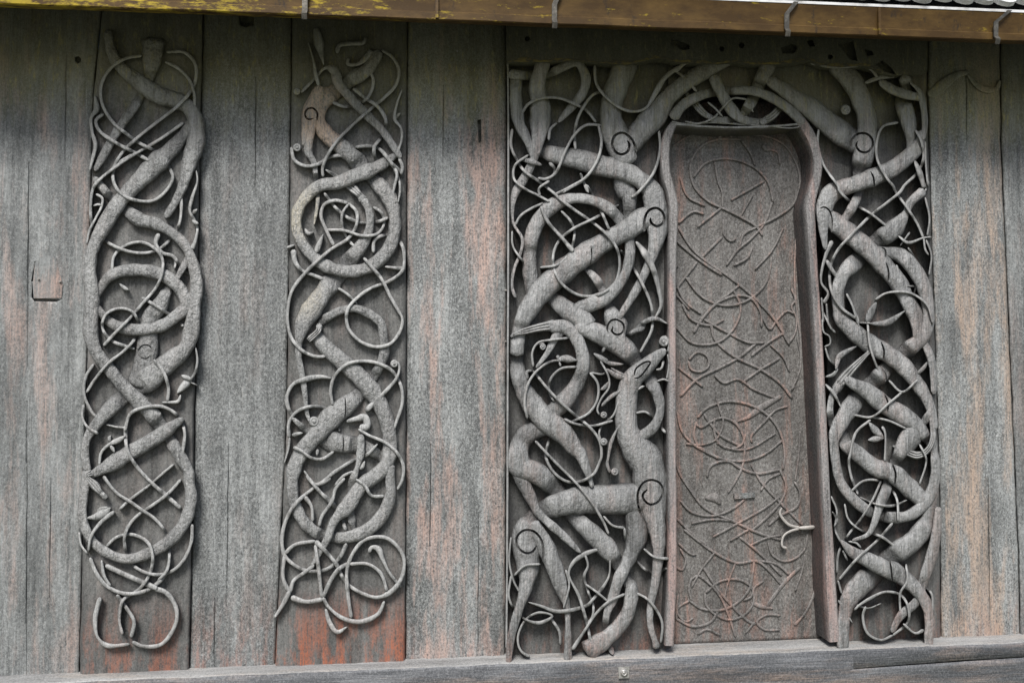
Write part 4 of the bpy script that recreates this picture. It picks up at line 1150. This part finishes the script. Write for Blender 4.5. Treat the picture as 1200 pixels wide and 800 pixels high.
# eave: copper gutter with straps, shingled roof above
gt = thing('copper_gutter', P(600, 20, .42), 'weathered brown copper gutter spotted with yellow lichen along the eave', 'gutter')
D = .42
zc = P(600, 27, D).z; zl = P(0, 5, D); zr = P(1200, 49, D)
gline = lambda x: P(x, eave(x), D)
H_ = P(1100, eave(1100)-32, D).z-P(1100, eave(1100), D).z
sec = [(-.10, .035), (.0, .0), (.004, .004), (.006, H_*.25), (-.001, H_*.3), (.004, H_*.72), (.012, H_), (.0, H_+.006), (-.02, H_-.01), (-.10, H_*.5)]
n = 160; v = []; f = []; K = len(sec)
for i in range(n+1):
    x = -420+2050*i/n
    xx = min(max(x, 0), 1200); q = P(x, eave(x) if 0 <= x <= 1200 else (5+22*x/600 if x < 0 else 49+22*(x-1200)/600), D)
    w = .002*noise.noise(Vector((x*.015, 1, 1)))
    for (o_, z) in sec: v.append(Vector((q.x, -(D+o_+w), q.z+z+w)))
for i in range(n):
    for k in range(K): f.append([i*K+k, i*K+(k+1)%K, (i+1)*K+(k+1)%K, (i+1)*K+k])
f += [list(range(K)), [n*K+k for k in range(K)]]
go = obj('trough', v, f, m_copper, gt); flat_shade(go)
for x0, x1 in ((368,358),(655,649),(931,920),(1180,1164)):
    pth = [(gline(x1), .02, -.028), (gline(x1), .028, -.006), (gline(x1), .014, .012), (gline(x1), .017, H_*.6), (gline(x0), .02, H_+.004), (gline(x0), -.04, H_+.016)]
    mb = MB(); pv = []
    for q, o_, z in pth:
        for s_ in (-.011, .011): pv.append(Vector((q.x+s_, -(D+o_), q.z+z)))
    pv2 = [p+Vector((0, -.004, .001)) for p in pv]
    m_ = len(pv); ff = []
    for i in range(len(pth)-1):
        a = 2*i; ff += [[a, a+1, a+3, a+2], [m_+a, m_+a+1, m_+a+3, m_+a+2], [a, a+2, m_+a+2, m_+a], [a+1, a+3, m_+a+3, m_+a+1]]
    ff += [[0, 1, m_+1, m_], [m_-2, m_-1, 2*m_-1, 2*m_-2]]
    obj('gutter_strap', pv+pv2, ff, m_strap, gt, smooth=False)
for x in (512, 1029):      # folded joints
    q = gline(x); mb = MB(); mb.box8([Vector((q.x+a, -(D+b), q.z+c)) for c in (.002, H_) for a, b in ((-.006, .0), (.006, .0), (.006, .016), (-.006, .016))]); obj('joint_seam', mb.v, mb.f, m_copper, gt, smooth=False)

rf = thing('shingle_roof', P(600, -60, .2), 'grey shingled roof edge above the gutter at upper right', 'roof')
# deck runs up and back from the eave over the wall
pts = []
for i in range(41):
    x = -420+2050*i/40; q = P(x, (5+22*x/600) if x < 600 else 27+22*(x-600)/600, D)
    pts.append(q)
mb = MB()
for a, b in zip(pts, pts[1:]):
    za, zb = a.z+H_-.01, b.z+H_-.01
    mb.box8([Vector((a.x, -(D-.03), za)), Vector((b.x, -(D-.03), zb)), Vector((b.x, 1.2, zb+1.7)), Vector((a.x, 1.2, za+1.7)),
             Vector((a.x, -(D-.03), za+.03)), Vector((b.x, -(D-.03), zb+.03)), Vector((b.x, 1.2, zb+1.73)), Vector((a.x, 1.2, za+1.73))])
obj('deck', mb.v, mb.f, m_roofdark, rf, smooth=False)
mb = MB()
for a, b in zip(pts, pts[1:]):
    mb.box8([Vector((p.x, y, p.z+H_+z)) for z0, z1 in ((.002, .012), (.014, .024)) for p, y, z in ((a, -(D+.014), z0), (b, -(D+.014), z0), (b, -(D-.06), z1), (a, -(D-.06), z1))])
obj('drip_flashing', mb.v, mb.f, m_copper_pale, rf, smooth=False)
mb = MB()
for row in range(5):
    xs = pts[0].x+(row % 2)*.05
    i = 0
    while xs < pts[-1].x:
        t = (xs-pts[0].x)/(pts[-1].x-pts[0].x); zz = pts[0].z+(pts[-1].z-pts[0].z)*t+H_+.030+row*.085
        yq = -(D+.004)+row*.06
        w = .047+.003*random.random(); pv = []
        jz = random.uniform(-.006, .006)
        prof = [(-w, .14), (-w, .03), (-w*.8, .012), (-w*.4, .001), (0, -.003), (w*.4, .001), (w*.8, .012), (w, .03), (w, .14)]
        sl = .82
        a = [Vector((xs+px_, yq+pz*.57-.012, zz+jz+pz*.82)) for px_, pz in prof]
        b = [p+Vector((0, -.018, .012)) for p in a]
        mb.prism(a, b)
        xs += .1+random.uniform(-.003, .004)
obj('shingles', mb.v, mb.f, m_shingle, rf, smooth=False)
# ends and the rest of the building behind
mb = MB(); zt = 4.6
mb.box8([Vector((x, y, z)) for z in (0, 3.3) for x, y in ((-5.5, .16), (6.5, .16), (6.5, 3.5), (-5.5, 3.5))])
bd = obj('church_interior', mb.v, mb.f, m_roofdark, None, smooth=False); tag(bd, 'dark timber body of the church behind the planks', 'building', None, 'structure')

# ground
mb = MB(); n = 60
gv = []; gf = []
for i in range(n+1):
    for j in range(n+1):
        x = -120+240*i/n; y = -200+240*j/n
        gv.append(Vector((x, y, -.02+.1*noise.noise(Vector((x*.1, y*.1, 0))) if abs(x) > 8 else -.02)))
for i in range(n):
    for j in range(n): gf.append([i*(n+1)+j, (i+1)*(n+1)+j, (i+1)*(n+1)+j+1, i*(n+1)+j+1])
g = obj('ground', gv, gf, m_earth); g['kind'] = 'structure'; g['label'] = 'gravel and short grass in front of the wall'
mb = MB(); mb.box8([Vector((x, y, z)) for z in (-.05, .12) for x, y in ((-5.5, -.10), (6.5, -.10), (6.5, .3), (-5.5, .3))])
fd = obj('foundation', mb.v, mb.f, simple('foundation_stone', (.2,.2,.19), .9, 0, (.3,.3,.28), (5,5,5)), None, smooth=False); fd['kind'] = 'structure'; fd['label'] = 'stone footing under the sill beam'

# ------------------------------------------------------------------ light
w = bpy.data.worlds.new('World'); scene.world = w; w.use_nodes = True
nt = w.node_tree; sky = nt.nodes.new('ShaderNodeTexSky'); sky.sky_type = 'NISHITA'; sky.sun_disc = False
SEL, SAZ = R(50), R(180+18)
sky.sun_elevation = SEL; sky.sun_rotation = SAZ; sky.air_density = 1.0; sky.dust_density = 2.4; sky.ozone_density = .6
nt.links.new(sky.outputs[0], nt.nodes['Background'].inputs[0]); nt.nodes['Background'].inputs[1].default_value = .13
sd_ = bpy.data.lights.new('sun', 'SUN'); sd_.energy = 5.0; sd_.angle = R(20); sd_.color = (1, .985, .965)
so_ = bpy.data.objects.new('sun', sd_); COL.objects.link(so_)
dirv = Vector((math.sin(SAZ)*math.cos(SEL), math.cos(SAZ)*math.cos(SEL), math.sin(SEL)))   # towards the sun
so_.rotation_euler = dirv.to_track_quat('Z', 'Y').to_euler(); so_.location = dirv*20
scene.view_settings.view_transform = 'Standard'; scene.view_settings.look = 'None'; scene.view_settings.exposure = 0
scene.render.engine = 'CYCLES'
scene.cycles.use_denoising = True; scene.cycles.denoising_prefilter = 'NONE'
scene.cycles.max_bounces = 6
